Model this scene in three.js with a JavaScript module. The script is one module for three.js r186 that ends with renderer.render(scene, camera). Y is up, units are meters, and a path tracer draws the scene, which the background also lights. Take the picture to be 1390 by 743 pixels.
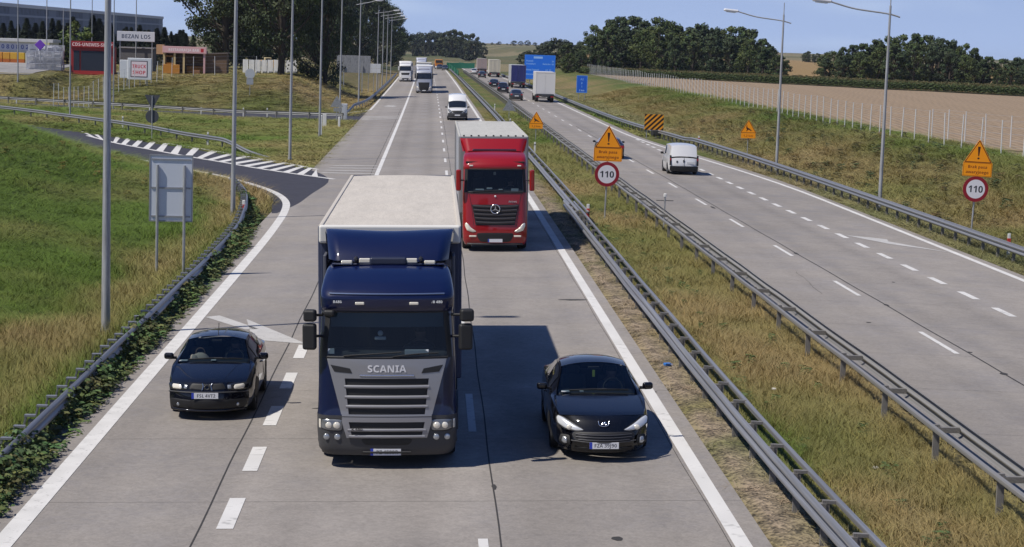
import * as THREE from 'three';
import { mergeGeometries } from 'three/addons/utils/BufferGeometryUtils.js';
import { RoundedBoxGeometry } from 'three/addons/geometries/RoundedBoxGeometry.js';
import { ImprovedNoise } from 'three/addons/math/ImprovedNoise.js';
import { MarchingCubes } from 'three/addons/objects/MarchingCubes.js';

// ---------------------------------------------------------------- camera, sky, sun, exposure
const scene = new THREE.Scene();
const camera = new THREE.PerspectiveCamera(16.264, 1024 / 547, 0.5, 6000);
const EYE = 7.4;                                        // on a footbridge over the road
camera.position.set(0, EYE, 0);
camera.up.set(-0.02781, 0.99248, -0.11924);             // held a little crooked
camera.lookAt(0.0432896, EYE - 0.1179779, -0.9920722);
const renderer = new THREE.WebGLRenderer({ antialias: true });
renderer.toneMapping = THREE.LinearToneMapping;
renderer.toneMappingExposure = 1.0;
renderer.shadowMap.enabled = true;
const SUN = new THREE.Vector3(-2.6, 4.0, 1.05).normalize();
{
  const W = 2048, H = 1024, d = new Float32Array(W * H * 4), n = new ImprovedNoise();
  for (let j = 0; j < H; j++) for (let i = 0; i < W; i++) {
    const el = Math.max(0, ((j + .5) / H - .5) * Math.PI), az = i / W * 2 * Math.PI;
    const k = Math.pow(1 - Math.sin(el), 4.2);
    let wisp = n.noise(Math.cos(az) * 9, Math.sin(az) * 9, el * 70) + .5 * n.noise(Math.cos(az) * 24, Math.sin(az) * 24, el * 150);
    wisp = Math.max(0, wisp) * .16 * k;
    const o = (j * W + i) * 4;
    d[o] = .040 + .36 * k + wisp; d[o + 1] = .100 + .42 * k + wisp; d[o + 2] = .30 + .50 * k + wisp * .6; d[o + 3] = 1;
  }
  const t = new THREE.DataTexture(d, W, H, THREE.RGBAFormat, THREE.FloatType);
  t.mapping = THREE.EquirectangularReflectionMapping; t.magFilter = THREE.LinearFilter; t.needsUpdate = true;
  scene.background = t; scene.environment = t;
}
const sun = new THREE.DirectionalLight(new THREE.Color(1, .94, .85), 4.9);
sun.position.copy(SUN).multiplyScalar(400).add(new THREE.Vector3(0, 0, -120));
sun.target.position.set(0, 0, -120); sun.castShadow = true; sun.shadow.radius = 1.5;
sun.shadow.mapSize.set(4096, 4096);
Object.assign(sun.shadow.camera, { left: -200, right: 200, top: 200, bottom: -200, near: 1, far: 1200 });
scene.add(sun, sun.target);

// ---------------------------------------------------------------- helpers
let seed = 7;
const srand = s => { seed = s >>> 0; };
const rnd = () => { seed = (seed + 0x6D2B79F5) >>> 0; let t = seed; t = Math.imul(t ^ t >>> 15, t | 1); t ^= t + Math.imul(t ^ t >>> 7, t | 61); return ((t ^ t >>> 14) >>> 0) / 4294967296; };
const rr = (a, b) => a + (b - a) * rnd();
const N3 = new ImprovedNoise();
const fbm = (x, y, o = 4, z = .37) => { let s = 0, a = .5, f = 1; for (let i = 0; i < o; i++) { s += a * N3.noise(x * f, y * f, z + i * 7.1); a *= .5; f *= 2.03; } return s; };
const clamp = (v, a = 0, b = 1) => Math.min(b, Math.max(a, v));
const sm = (a, b, v) => { const t = clamp((v - a) / (b - a)); return t * t * (3 - 2 * t); };
const lerp = (a, b, t) => a + (b - a) * t;
const V = (x, y, z) => new THREE.Vector3(x, y, z);

function noiseTex(size, fn, srgb) {
  const d = new Uint8Array(size * size * 4);
  for (let j = 0; j < size; j++) for (let i = 0; i < size; i++) {
    const c = fn(i / size, j / size), o = (j * size + i) * 4;
    for (let k = 0; k < 3; k++) d[o + k] = clamp(Array.isArray(c) ? c[k] : c) * 255;
    d[o + 3] = 255;
  }
  const t = new THREE.DataTexture(d, size, size);
  t.wrapS = t.wrapT = THREE.RepeatWrapping; t.magFilter = THREE.LinearFilter; t.minFilter = THREE.LinearMipmapLinearFilter; t.generateMipmaps = true;
  if (srgb) t.colorSpace = THREE.SRGBColorSpace;
  t.needsUpdate = true; return t;
}
// tileable value noise: a lattice that wraps
const HASH = (() => { srand(991); return Float32Array.from({ length: 65536 }, () => rnd() * 2 - 1); })();
const tn = (u, v, f, z = 0) => { f = Math.round(f); const x = u * f, y = v * f, i = Math.floor(x), j = Math.floor(y), a = x - i, b = y - j, sa = a * a * (3 - 2 * a), sb = b * b * (3 - 2 * b); const h = (p, q) => HASH[(((p % f + f) % f) * 397 + ((q % f + f) % f) * 1213 + z * 7919) & 65535]; return .75 * lerp(lerp(h(i, j), h(i + 1, j), sa), lerp(h(i, j + 1), h(i + 1, j + 1), sa), sb); };
function canvas(w, h, draw) {
  const c = document.createElement('canvas'); c.width = w; c.height = h; draw(c.getContext('2d'), w, h);
  const t = new THREE.CanvasTexture(c); t.colorSpace = THREE.SRGBColorSpace; return t;
}
const lin = (r, g, b) => new THREE.Color().setRGB(r, g, b);
const mat = (c, rough = .7, metal = 0, o = {}) => new THREE.MeshStandardMaterial({ color: Array.isArray(c) ? lin(...c) : c, roughness: rough, metalness: metal, side: THREE.DoubleSide, ...o });
const paint = (c, o = {}) => new THREE.MeshPhysicalMaterial({ color: lin(...c), roughness: .38, metalness: .25, clearcoat: 1, clearcoatRoughness: .06, side: THREE.DoubleSide, ...o });

function norm(g) {
  const h = g.index ? g.toNonIndexed() : g.clone();
  for (const k of Object.keys(h.attributes)) if (!['position', 'normal', 'uv', 'color'].includes(k)) h.deleteAttribute(k);
  if (!h.attributes.normal) h.computeVertexNormals();
  if (!h.attributes.uv) h.setAttribute('uv', new THREE.BufferAttribute(new Float32Array(h.attributes.position.count * 2), 2));
  return h;
}
const merge = l => { const a = l.flat(9).filter(Boolean).map(norm); return a.length === 1 ? a[0] : mergeGeometries(a); };
function box(w, h, d, x = 0, y = 0, z = 0, rx = 0, ry = 0, rz = 0) { const g = new THREE.BoxGeometry(w, h, d); if (rx) g.rotateX(rx); if (rz) g.rotateZ(rz); if (ry) g.rotateY(ry); return g.translate(x, y, z); }
function rbox(w, h, d, r, x = 0, y = 0, z = 0, rx = 0, ry = 0, rz = 0, s = 2) { const g = new RoundedBoxGeometry(w, h, d, s, Math.min(r, w / 2.01, h / 2.01, d / 2.01)); if (rx) g.rotateX(rx); if (rz) g.rotateZ(rz); if (ry) g.rotateY(ry); return g.translate(x, y, z); }
function cyl(r0, r1, h, n, x = 0, y = 0, z = 0, axis = 'y') { const g = new THREE.CylinderGeometry(r1, r0, h, n); if (axis === 'x') g.rotateZ(Math.PI / 2); if (axis === 'z') g.rotateX(Math.PI / 2); return g.translate(x, y, z); }
function tube(pts, r, n = 6, seg) { const c = pts.length > 2 ? new THREE.CatmullRomCurve3(pts.map(p => V(...p))) : new THREE.LineCurve3(V(...pts[0]), V(...pts[1])); return new THREE.TubeGeometry(c, seg ?? (pts.length > 2 ? pts.length * 4 : 1), r, n, false); }
function grid(nu, nv, fn, skip) {
  const p = [], uv = [], ix = [];
  for (let j = 0; j <= nv; j++) for (let i = 0; i <= nu; i++) { p.push(...fn(i / nu, j / nv)); uv.push(i / nu, j / nv); }
  for (let j = 0; j < nv; j++) for (let i = 0; i < nu; i++) { if (skip && skip(i, j)) continue; const a = j * (nu + 1) + i, b = a + 1, c = a + nu + 1, d = c + 1; ix.push(a, b, d, a, d, c); }
  const g = new THREE.BufferGeometry(); g.setAttribute('position', new THREE.Float32BufferAttribute(p, 3)); g.setAttribute('uv', new THREE.Float32BufferAttribute(uv, 2)); g.setIndex(ix); g.computeVertexNormals(); return g;
}
// round patch laid on a surface: outline points (x,y) -> surface(x,y,off)
function patch(outline, surf, off = .004, dome = 0, rings = 5, n = 40) {
  const c = new THREE.CatmullRomCurve3(outline.map(([x, y]) => V(x, y, 0)), true, 'catmullrom', .25), o = c.getPoints(n).slice(0, n);
  const m = o.reduce((a, p) => a.add(p), V(0, 0, 0)).multiplyScalar(1 / n);
  return grid(n, rings, (u, v) => { const p = o[Math.round(u * n) % n]; return surf(lerp(m.x, p.x, v), lerp(m.y, p.y, v), off * (v > .999 ? 0.25 : 1) + dome * (1 - v * v)); });
}
const mirrorX = g => { const h = norm(g).clone(); h.scale(-1, 1, 1); const p = h.attributes.position, nn = h.attributes.normal, u = h.attributes.uv; for (let i = 0; i < p.count; i += 3) for (const a of [p, nn, u]) for (let k = 0; k < a.itemSize; k++) { const t = a.array[(i + 1) * a.itemSize + k]; a.array[(i + 1) * a.itemSize + k] = a.array[(i + 2) * a.itemSize + k]; a.array[(i + 2) * a.itemSize + k] = t; } return h; };

const used = {};
const numbered = n => { const k = used[n] = (used[n] ?? -1) + 1; return k ? `${n}_${String(k).padStart(3, '0')}` : n; };
function tag(o, label, category, group, kind) { if (label) o.userData.label = label; if (category) o.userData.category = category; if (group) o.userData.group = group; if (kind) o.userData.kind = kind; return o; }
function thing(name, label, category, [x, y, z] = [0, 0, 0], turn = 0, group) { const o = new THREE.Group(); o.name = numbered(name); o.position.set(x, y, z); o.rotation.y = turn; scene.add(o); return tag(o, label, category, group); }
function part(name, g, m, parent, label) { const o = new THREE.Mesh(Array.isArray(g) ? merge(g) : g, m); o.name = name; o.castShadow = o.receiveShadow = true; parent.add(o); if (label) o.userData.label = label; return o; }
function single(name, g, m, label, category, group, kind) { const o = part(numbered(name), g, m, scene); return tag(o, label, category, group, kind); }
function struct(name, g, m) { return single(name, g, m, null, null, null, 'structure'); }
function dup(root, [x, y, z], turn, label, group) { const r = root.clone(); r.name = numbered(root.name.replace(/_\d{3}$/, '')); r.position.set(x, y, z); r.rotation.y = turn ?? root.rotation.y; r.userData = { ...root.userData }; if (label) r.userData.label = label; if (group) r.userData.group = group; scene.add(r); return r; }

// ---------------------------------------------------------------- ground heights (D = metres along the road)
const bend = D => -6.2e-6 * D * D;                       // the road drifts to the left far off
const S1 = .0266;
const laneY = x => x < 8 ? Math.max(S1 * x, -.8) : .165 - .012 * (x - 9);   // road planes (cross fall)
// ---------------------------------------------------------------- the ground
const rampIn = [[-6.95, 60], [-6.95, 78], [-7.05, 84], [-7.4, 89], [-8.0, 93.2], [-8.8, 96.6], [-10.2, 100.8], [-12.6, 106.9], [-14.8, 111.6], [-16.2, 114.9], [-18.3, 119.8], [-21, 125.2], [-26, 134], [-33, 146], [-42, 160], [-54, 178]];
const rampOut = [[-6.9, 112.2], [-9, 117.2], [-11.3, 122.4], [-14.4, 129.2], [-18.3, 137.2], [-21.6, 143.8], [-25.3, 151.4], [-29.3, 159.3], [-36, 170], [-46, 184], [-58, 201]];
const polyX = (pl, D) => { if (D <= pl[0][1]) return pl[0][0]; for (let i = 1; i < pl.length; i++) if (D < pl[i][1]) return lerp(pl[i - 1][0], pl[i][0], (D - pl[i - 1][1]) / (pl[i][1] - pl[i - 1][1])); return -1e3; };
// signed depth inside the entry ramp (positive inside)
const inRamp = (x, D) => D < 84 || D > 205 ? -9 : Math.min((polyX(rampIn, D) - x) * -.0 + (D > 112 ? 9 : 9), 0);
function rampSide(x, D) {   // > 0: on the loop (hill) side of the ramp; < 0: on its outer side; 0: on it
  if (D < 84) return x < -7.6 ? 1 : 0;
  // inner edge as distance: hill side lies at smaller D for the same x
  const Din = polyD(rampIn, x), Dout = polyD(rampOut, x);
  return D < Din ? Din - D : D > Dout ? -(D - Dout) : 0;
}
function polyD(pl, x) { if (x >= pl[0][0]) return pl[0][1]; for (let i = 1; i < pl.length; i++) if (x > pl[i][0]) return lerp(pl[i - 1][1], pl[i][1], (x - pl[i - 1][0]) / (pl[i][0] - pl[i - 1][0])); return pl[pl.length - 1][1] + (pl[pl.length - 1][0] - x) * 1.4; }
const exitNear = x => 185.4 + (-8 - x) * .64, exitFar = x => exitNear(x) + 9.5;
function T(x, D) {
  const b = bend(D), X = x - b; let y;
  const bump = .10 * fbm(x * .25, D * .25, 3) + .35 * fbm(x * .05, D * .05, 3, 2.2);
  if (X > 20.6) {                                        // bank on the right, field behind
    const edge = 20.6;
    y = laneY(edge) - .06 - .05 * sm(edge, 23, X);
    y += 1.72 * sm(23.6, 33, X) * (1 - .0 * D) + .35 * sm(40, 180, X) - 2.0 * sm(520, 760, D) * (1 - sm(50, 80, X)) + 2.4 * sm(480, 800, D) * sm(60, 90, X);
    y += bump * sm(22.5, 26, X) * 1.15 * (1 - .7 * sm(36, 44, X));
    if (D < 60) y += 0;
  } else if (X > 5.2 && X < 10.4) {                      // median
    y = lerp(S1 * 5.2, laneY(10.4), (X - 5.2) / 5.2) - .05 + .05 * fbm(x * .8, D * .5, 3) - .07 * sm(5.6, 7.5, X) * sm(10, 8.6, X);
  } else if (X >= 10.4 || X > -6.85) y = laneY(X) - .22;
  else {
    y = Math.max(S1 * X, -.5) - .05;
    if (D < 84) y = lerp(y, y - .1, 0);
    const s = D < 205 ? rampSide(x, D) : -99;
    const near = sm(-7.9, -9.5, X);
    if (s > 0) {                                         // the hill inside the loop
      const rise = sm(-9.5, -27, x) * 2.55 * sm(0, 24, s + (D < 84 ? 99 : 0)) + .45 * sm(-8.5, -11.5, x) * sm(0, 6, s + (D < 84 ? 99 : 0));
      y += rise + bump * near * .8;
    } else if (s === 0) y = Math.max(S1 * X, -.8) - .2;
    else {
      y += bump * near * .35 * sm(0, 6, -s);
      // terrace of the truck stop behind the exit road
      const De = Math.max(D, 0), ef = exitFar(x);
      const t = clamp((De - Math.max(ef, 203)) / 40);
      const plate = 3.15 * (1 - (1 - t) * (1 - t)) * sm(-9.2, -19, X) * (1 - .85 * sm(430, 640, D));
      y += plate + bump * sm(0, .25, t) * near * .9;
      if (D > exitNear(x) - .3 && D < ef + .3 && X < -7) y = Math.max(S1 * X, -.8) - .16;
      { const k = sm(218, 228, D) * sm(270, 262, D) * sm(-43.5, -46.5, x) * sm(-80, -74, x); y = lerp(y, 2.42 + (D - 226) * .015, .95 * k); }
    }
  }
  return y + 5.5 * sm(900, 2600, D) * 1 + 2.2 * sm(700, 1500, D) * fbm(x * .002, D * .002, 2);
}
// what grows where: 0 lush green ... 1 dry straw; returns [dry, soil]
function growth(x, D) {
  const X = x - bend(D), n = fbm(x * .16, D * .10, 4, 5.5), m = fbm(x * .7, D * .5, 3, 9.1);
  let dry = .35, soil = 0;
  if (X > 20.6) {
    dry = lerp(.72, .22, sm(27, 33, X)) + n * .9;
    if (X < 23.2) { dry = .45 + n; soil = .25; }
    if (X > 36.5) { soil = 0; dry = 1; }
  } else if (X > 5.2) {
    dry = .70 + .15 * sm(75, 35, D) + n * 1.1 - .45 * sm(90, 170, D);
    if (X < 6.9) { dry = .5 + n; soil = clamp(sm(6.5, 5.7, X) * (1.1 + 2.2 * m)) * sm(140, 80, D); }
  } else if (D < 205 && rampSide(x, D) > 0) {
    dry = .05 + n * .95 + .72 * sm(-10.4, -8.9, x + n * 2.4) * sm(-7.4, -8.4, x);
    if (D > 84) dry += .8 * sm(17, 4, rampSide(x, D)) * sm(-17, -12, x);
  } else {
    dry = .28 + n * .9 + .42 * sm(203, 226, D) + .3 * sm(-13, -9, X);
  }
  return [clamp(dry), clamp(soil)];
}
const GREEN = [.076, .126, .006], DRY = [.262, .196, .078], SOIL = [.30, .235, .165];
function growColor(x, D) {
  const [d, s] = growth(x, D), c = [0, 1, 2].map(k => lerp(lerp(GREEN[k], DRY[k], d), SOIL[k], s));
  return c;
}
function groundColor(x, D) {
  const X = x - bend(D);
  // ploughed field, stubble, far fields
  if (X > 36.4 && D < 640) {
    const cornD = 318 + (98.5 - x) * 1.83;
    if (D < cornD) { const n = fbm(x * .08, D * .03, 3, 3.3); return [.34, .25, .16].map(k => k * (1 + .3 * n)); }
    return D > cornD + 24 ? [.36, .235, .09] : [.05, .065, .02];
  }
  if (D > 520) {
    if (X > 70 && X < 400 && D < 1100) return [.36, .235, .09];
    const band = fbm(x * .004, D * .006, 2, 8.8) + .35 * Math.sin(D * .011 + x * .002);
    return band > .12 ? [.24, .20, .10] : band > -.1 ? [.10, .115, .035] : [.15, .135, .05];
  }
  return growColor(x, D);
}
const axis = (steps) => { const a = []; for (const [from, to, st] of steps) for (let v = from; v < to - 1e-6; v += st) a.push(v); a.push(steps.at(-1)[1]); return a; };
{
  const xs = axis([[-2600, -900, 170], [-900, -300, 50], [-300, -110, 12], [-110, -60, 3], [-60, -28, 1.1], [-28, 46, .55], [46, 120, 4], [120, 300, 15], [300, 900, 50], [900, 2600, 170]]);
  const ds = axis([[-30, 12, 6], [12, 130, .9], [130, 270, 1.3], [270, 480, 4], [480, 900, 15], [900, 2000, 60], [2000, 5200, 200]]);
  const p = [], c = [], uv = [], ix = [], W = xs.length;
  for (const D of ds) for (const x of xs) { const y = T(x, D); p.push(x, y, -D); c.push(...groundColor(x, D)); uv.push(x / 5, D / 5); }
  for (let j = 0; j < ds.length - 1; j++) for (let i = 0; i < W - 1; i++) { const a = j * W + i, b = a + 1, d = a + W, e = d + 1; ix.push(a, b, e, a, e, d); }
  const g = new THREE.BufferGeometry();
  g.setAttribute('position', new THREE.Float32BufferAttribute(p, 3)); g.setAttribute('color', new THREE.Float32BufferAttribute(c, 3)); g.setAttribute('uv', new THREE.Float32BufferAttribute(uv, 2)); g.setIndex(ix); g.computeVertexNormals();
  const tex = noiseTex(512, (u, v) => .72 + .5 * tn(u, v, 60) + .45 * tn(u, v, 160, 3) + .3 * tn(u, v, 16, 6), false);
  struct('ground', g, mat(0xffffff, 1, 0, { vertexColors: true, map: tex, bumpMap: tex, bumpScale: .06 }));
}
// ---------------------------------------------------------------- roads and their markings
const concreteTex = noiseTex(1024, (u, v) => {
  const s = .82 + .045 * tn(u, v, 7) + .05 * tn(u, v, 26, 2) + .08 * tn(u, v, 120, 4) + .12 * tn(u, v, 380, 5) + .03 * tn(u, v, 4, 9);
  return [s, s * .985, s * .965];
});
const roughTex = noiseTex(512, (u, v) => .82 + .25 * tn(u, v, 9, 1) + .15 * tn(u, v, 70, 3));
const asphaltTex = noiseTex(512, (u, v) => .8 + .22 * tn(u, v, 200, 3) + .18 * tn(u, v, 40, 5) + .1 * tn(u, v, 6, 8));
const paintTex = noiseTex(512, (u, v) => { const w = tn(u, v, 120, 4) + .7 * tn(u, v, 30, 2); return .93 + .1 * tn(u, v, 12) - .5 * clamp(w - .42) ; });
const MConc = mat([.308, .284, .262], 1, 0, { map: concreteTex, roughnessMap: roughTex, bumpMap: concreteTex, bumpScale: .004, vertexColors: true });
const MAsph = mat([.040, .040, .056], .95, 0, { map: asphaltTex, bumpMap: asphaltTex, bumpScale: .008 });
const MWorn = mat([.47, .46, .445], .9, 0, { map: paintTex });
const MFaint = mat([.40, .385, .365], .9, 0, { map: paintTex });
const MMark = mat([.62, .61, .59], .85, 0, { map: paintTex });
const MSeam = mat([.035, .033, .032], .9);
const MKerb = mat([.36, .345, .32], .95, 0, { map: concreteTex });
// a sheet along the road between lateral offsets, lying lift above the lane plane
function strip(x0, x1, D0, D1, lift, step = 6, nx = 1, colors) {
  const x0f = typeof x0 === 'function' ? x0 : () => x0, x1f = typeof x1 === 'function' ? x1 : () => x1;
  const n = Math.max(1, Math.ceil((D1 - D0) / step));
  const g = grid(nx, n, (u, v) => { const D = lerp(D0, D1, v), X = lerp(x0f(D), x1f(D), u); return [X + bend(D), laneY(X) + lift, -D]; });
  const p = g.attributes.position, uv = g.attributes.uv, c = new Float32Array(p.count * 3);
  for (let i = 0; i < p.count; i++) { const x = p.getX(i), D = -p.getZ(i); uv.setXY(i, x / 9, D / 9); const k = colors ? colors(x - bend(D), D) : [1, 1, 1]; c.set(k, i * 3); }
  g.setAttribute('color', new THREE.BufferAttribute(c, 3));
  return g;
}
const noColor = g => { g.deleteAttribute('color'); return g; };
// tyre tracks and oil stains darken the lanes, patch by patch
const laneDirt = lanes => (x, D) => {
  let d = 0; for (const [c, w] of lanes) { const t = Math.abs(x - c); d += .14 * Math.exp(-Math.pow((t - .95) / .42, 2)) * w + .05 * Math.exp(-Math.pow(t / .5, 2)) * w; }
  const n = fbm(x * .5, D * .035, 4, 4.4), blot = fbm(x * .22, D * .12, 3, 6.1);
  const k = 1 - d * (1 + .9 * n) + .16 * n + .14 * blot;
  const slab = .05 * Math.sin(Math.floor(D / 5) * 12.9898 + (x < -3 ? 2 : x < .9 ? 5 : 9)) ;
  return [k + slab, (k + slab) * (1 - .012 * d), (k + slab) * (1 - .03 * d)];
};
const LE = -6.95, RE = 5.22;                     // pavement edges, left carriageway
const west = struct('carriageway', strip(LE, RE, 8, 640, 0, 1.5, 42, laneDirt([[-4.6, .6], [-1.05, 1.2], [2.85, .8]])), MConc);
const RI = 10.15, RO = D => 20.75 - 3.0 * sm(105, 168, D);
const east = struct('carriageway', strip(RI, RO, 20, 640, 0, 1.5, 36, laneDirt([[11.5, .7], [15.1, 1.2], [18.6, .35]])), MConc);
// entry ramp and exit road of asphalt
function ribbon(A, B, lift, m = 24) {
  const ca = new THREE.CatmullRomCurve3(A.map(([x, D]) => V(x, 0, -D))), cb = new THREE.CatmullRomCurve3(B.map(([x, D]) => V(x, 0, -D)));
  const g = grid(8, m, (u, v) => { const a = ca.getPoint(v), b = cb.getPoint(v), x = lerp(a.x, b.x, u), z = lerp(a.z, b.z, u); return [x, laneY(x) + lift, z]; });
  const p = g.attributes.position; for (let i = 0; i < p.count; i++) g.attributes.uv.setXY(i, p.getX(i) / 4, p.getZ(i) / 4);
  return g;
}
const rampEnd = [[-6.3, 87.5], [-5.9, 95], [-5.6, 101], [-5.7, 105]];
const ramp = struct('slip_road', [ribbon(rampIn.slice(4), [[-5.95, 93], [-5.6, 104.5], [-7.2, 112.6], ...rampOut.slice(1)], .004, 60), ribbon([[-6.93, 83.5], [-7.4, 89], [-8.0, 93.2]], [[-6.7, 83.6], [-6.15, 88.5], [-5.95, 93]], .004, 8)], MAsph);
const exX = [-7, -9, -12, -20, -34, -50, -66];
const exitRoad = struct('slip_road', [ribbon(exX.map(x => [x, exitNear(x)]), exX.map(x => [x, exitFar(x) + (x > -10 ? (x + 10) * 5 : 0)]), .004, 30)], MAsph);

const mark = (name, parent, ...a) => part(name, noColor(strip(...a)), MMark, parent);
const LIFT = .008;
// left carriageway
mark('edge_line', west, 4.66, 4.92, 8, 640, LIFT);
mark('edge_line', west, -3.16, -2.92, 106.5, 640, LIFT);
for (let D = 12.1; D < 600; D += 12) mark('lane_dash', west, .85, 1.0, D, D + 4, LIFT);
for (let D = 12.75; D < 47; D += 4) mark('lane_dash', west, -3.14, -2.88, D, D + 2, LIFT);
// edge line of the entry lane, bending into the ramp
{
  const pts = [[-6.2, 8], [-6.2, 40], [-6.2, 62], [-6.22, 72], [-6.3, 79], [-6.42, 84], [-6.72, 89], [-7.3, 93], [-8.05, 96.3], [-9.1, 99.8], [-11.9, 107.4], [-14, 111.8], [-15.3, 114.9], [-17.6, 119.9], [-20.3, 125.3], [-27, 137]];
  const off = (d) => pts.map(([x, D], i) => { const a = pts[Math.max(0, i - 1)], b = pts[Math.min(pts.length - 1, i + 1)], tx = b[0] - a[0], ty = b[1] - a[1], l = Math.hypot(tx, ty); return [x + ty / l * d, D - tx / l * d]; });
  part('edge_line', ribbon(off(-.17), off(.17), LIFT, 90), MMark, west);
}
// lead-in arrow heads at the end of the entry lane
function quad(parent, pts, lift = LIFT, name = 'road_arrow', m = name === 'road_arrow' ? MWorn : MMark) {
  const s = new THREE.Shape(pts.map(([x, D]) => new THREE.Vector2(x, D))), g = new THREE.ShapeGeometry(s), p = g.attributes.position;
  for (let i = 0; i < p.count; i++) { const X = p.getX(i), D = p.getY(i); p.setXYZ(i, X + bend(D), laneY(X) + lift, -D); g.attributes.uv.setXY(i, X / 3, D / 3); }
  g.computeVertexNormals(); return part(name, g, m, parent);
}
quad(west, [[-6.0, 51.6], [-5.65, 51.9], [-4.35, 49.4], [-4.7, 49.3]]);
quad(west, [[-4.85, 51.2], [-2.95, 46.9], [-4.35, 47.6]]);
// hatched area beside the ramp
{
  const oc = new THREE.CatmullRomCurve3([[-29.6, 161.7], [-24.9, 152.6], [-21.1, 144.6], [-17.8, 137.9], [-13.9, 129.6], [-10.8, 122.8], [-8.5, 117.5], [-6.7, 112.8]].map(([x, D]) => V(x, 0, -D)));
  const ic = new THREE.CatmullRomCurve3([[-27.3, 152.8], [-24.9, 146.1], [-22.9, 140.8], [-19.7, 133.7], [-15.7, 124.9], [-13.1, 119.6], [-10.3, 113.7], [-7.8, 109], [-5.3, 104.7]].map(([x, D]) => V(x, 0, -D)));
  const P = (c, t) => { const p = c.getPoint(clamp(t)); return [p.x, -p.z]; };
  const line = (c, w) => { const a = [], b = []; for (let i = 0; i <= 20; i++) { const p = P(c, i / 20), t = c.getTangent(i / 20); const l = Math.hypot(t.x, t.z); a.push([p[0] + t.z / l * w, p[1] + t.x / l * w]); b.push([p[0] - t.z / l * w, p[1] - t.x / l * w]); } return ribbon(a, b, LIFT, 50); };
  part('edge_line', line(ic, .14), MMark, ramp); part('edge_line', line(oc, .1), MMark, ramp);
  for (let i = 0; i < 20; i++) {
    const t = .06 + i * .047, sk = lerp(.055, -.05, sm(.25, .8, t)), a = P(oc, t - sk), b = P(oc, t - sk + .021), c = P(ic, t + sk * .4 + .021), d = P(ic, t + sk * .4);
    quad(ramp, [a, b, c, d], LIFT + .004, 'hatch_stripe');
  }
  // chevrons on the concrete nose
  for (let i = 0; i < 4; i++) { const D = 107 + i * 2.1; quad(west, [[-6.4 + i * .1, D + 2.6], [-6.1 + i * .1, D + 3.3], [-3.2, D + 2.3 + i * .3], [-3.2, D + 1.7 + i * .3]], LIFT, 'hatch_stripe', MFaint); }
  for (let i = 0; i < 3; i++) { const D = 186 + i * 3.4; quad(west, [[-6.7, D], [-6.7, D + 1.6], [-3.25, D + 4.5], [-3.25, D + 3.2]], LIFT, 'hatch_stripe', MFaint); }
  quad(west, [[-5.6, 226], [-5.1, 229.5], [-4.4, 229], [-4.0, 226.5], [-4.5, 225.2]], LIFT, 'road_arrow');
}
mark('edge_line', exitRoad, -6.85, -6.6, 214, 420, LIFT);
quad(exitRoad, [[-6.62, 214], [-6.85, 214], [-11.4, 193.2], [-11.4, 193.9]], LIFT, 'edge_line');
// right carriageway
mark('edge_line', east, D => 20.15 - 3.3 * sm(98, 172, D) * 1, D => 20.4 - 3.3 * sm(98, 172, D) * 1, 20, 640, LIFT);
mark('edge_line', east, 10.42, 10.64, 20, 640, LIFT);
for (let D = 24.6; D < 600; D += 11.12) mark('lane_dash', east, 13.2, 13.34, D, D + 3.7, LIFT);
for (let D = 31.8; D < 158; D += 3.77) mark('lane_dash', east, 16.88, 17.12, D, D + 1.9, LIFT);
quad(east, [[17.2, 78.3], [18.2, 77.7], [18.7, 77.2], [18.55, 76.3], [19.3, 74.6], [20.2, 72.6], [19.3, 74.0], [18.35, 75.2], [18.0, 76.2]]);
// joints in the concrete
const seam = (parent, X, w, D0, D1, l = .004) => part('joint', noColor(strip(D => X + .012 * Math.sin(D * .7) - w / 2, D => X + .012 * Math.sin(D * .7) + w / 2, D0, D1, l, 1.5)), MSeam, parent);
seam(west, -3.41, .028, 8, 220); seam(west, 1.18, .026, 8, 220); seam(west, 4.60, .012, 8, 90); seam(east, 13.62, .05, 30, 180);
for (let D = 10.5, i = 0; D < 150; D += 5, i++) { for (const [a, b] of [[LE, -3.41], [-3.41, 1.18], [1.18, RE]]) part('joint', noColor(strip(a, b, D + .0, D + .007, .004, 1)), MSeam, west); if (D > 20 && D < 130) part('joint', noColor(strip(RI, 16.95, D + 1, D + 1.007, .004, 1)), MSeam, east); }
srand(51);
function blot(parent, X, D, w, l) { const pts = []; for (let i = 0; i < 11; i++) { const a = i / 11 * 2 * Math.PI, r = rr(.7, 1.1); pts.push([X + Math.cos(a) * w * r, D + Math.sin(a) * l * r]); } quad(parent, pts, .006, 'tar_spot', MSeam); }
blot(west, 2.95, 28.1, .11, .13); blot(west, 4.2, 55.2, .42, .16); blot(west, 1.2, 31.5, .05, .2); blot(west, -2.15, 38.5, .16, .05); blot(west, 4.85, 40.3, .12, .1);
for (const [X, D, w, l] of [[13.6, 44, .1, .2], [13.7, 47.2, .06, .12], [13.65, 56, .08, .25], [13.6, 70, .07, .5], [12.2, 52, .07, .1], [15.3, 62, .06, .1], [14.9, 41, .08, .08], [13.4, 90, .08, .7]]) blot(east, X, D, w, l);
// sealed cracks wandering across the slabs
srand(57);
function crack(parent, X, D, dx, dD, w = .022) { const n = 14, a = [], b = []; let ox = 0; for (let i = 0; i <= n; i++) { ox += rr(-.05, .05); const x = X + dx * i / n + ox, d = D + dD * i / n + rr(-.04, .04), l = Math.hypot(dx, dD), ww = w * rr(.5, 1.2) / 2; a.push([x - dD / l * ww, d + dx / l * ww]); b.push([x + dD / l * ww, d - dx / l * ww]); } quad(parent, [...a, ...b.reverse()], .006, 'sealed_crack', MSeam); }
crack(east, 12.1, 58, .3, 6, .015);
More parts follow.
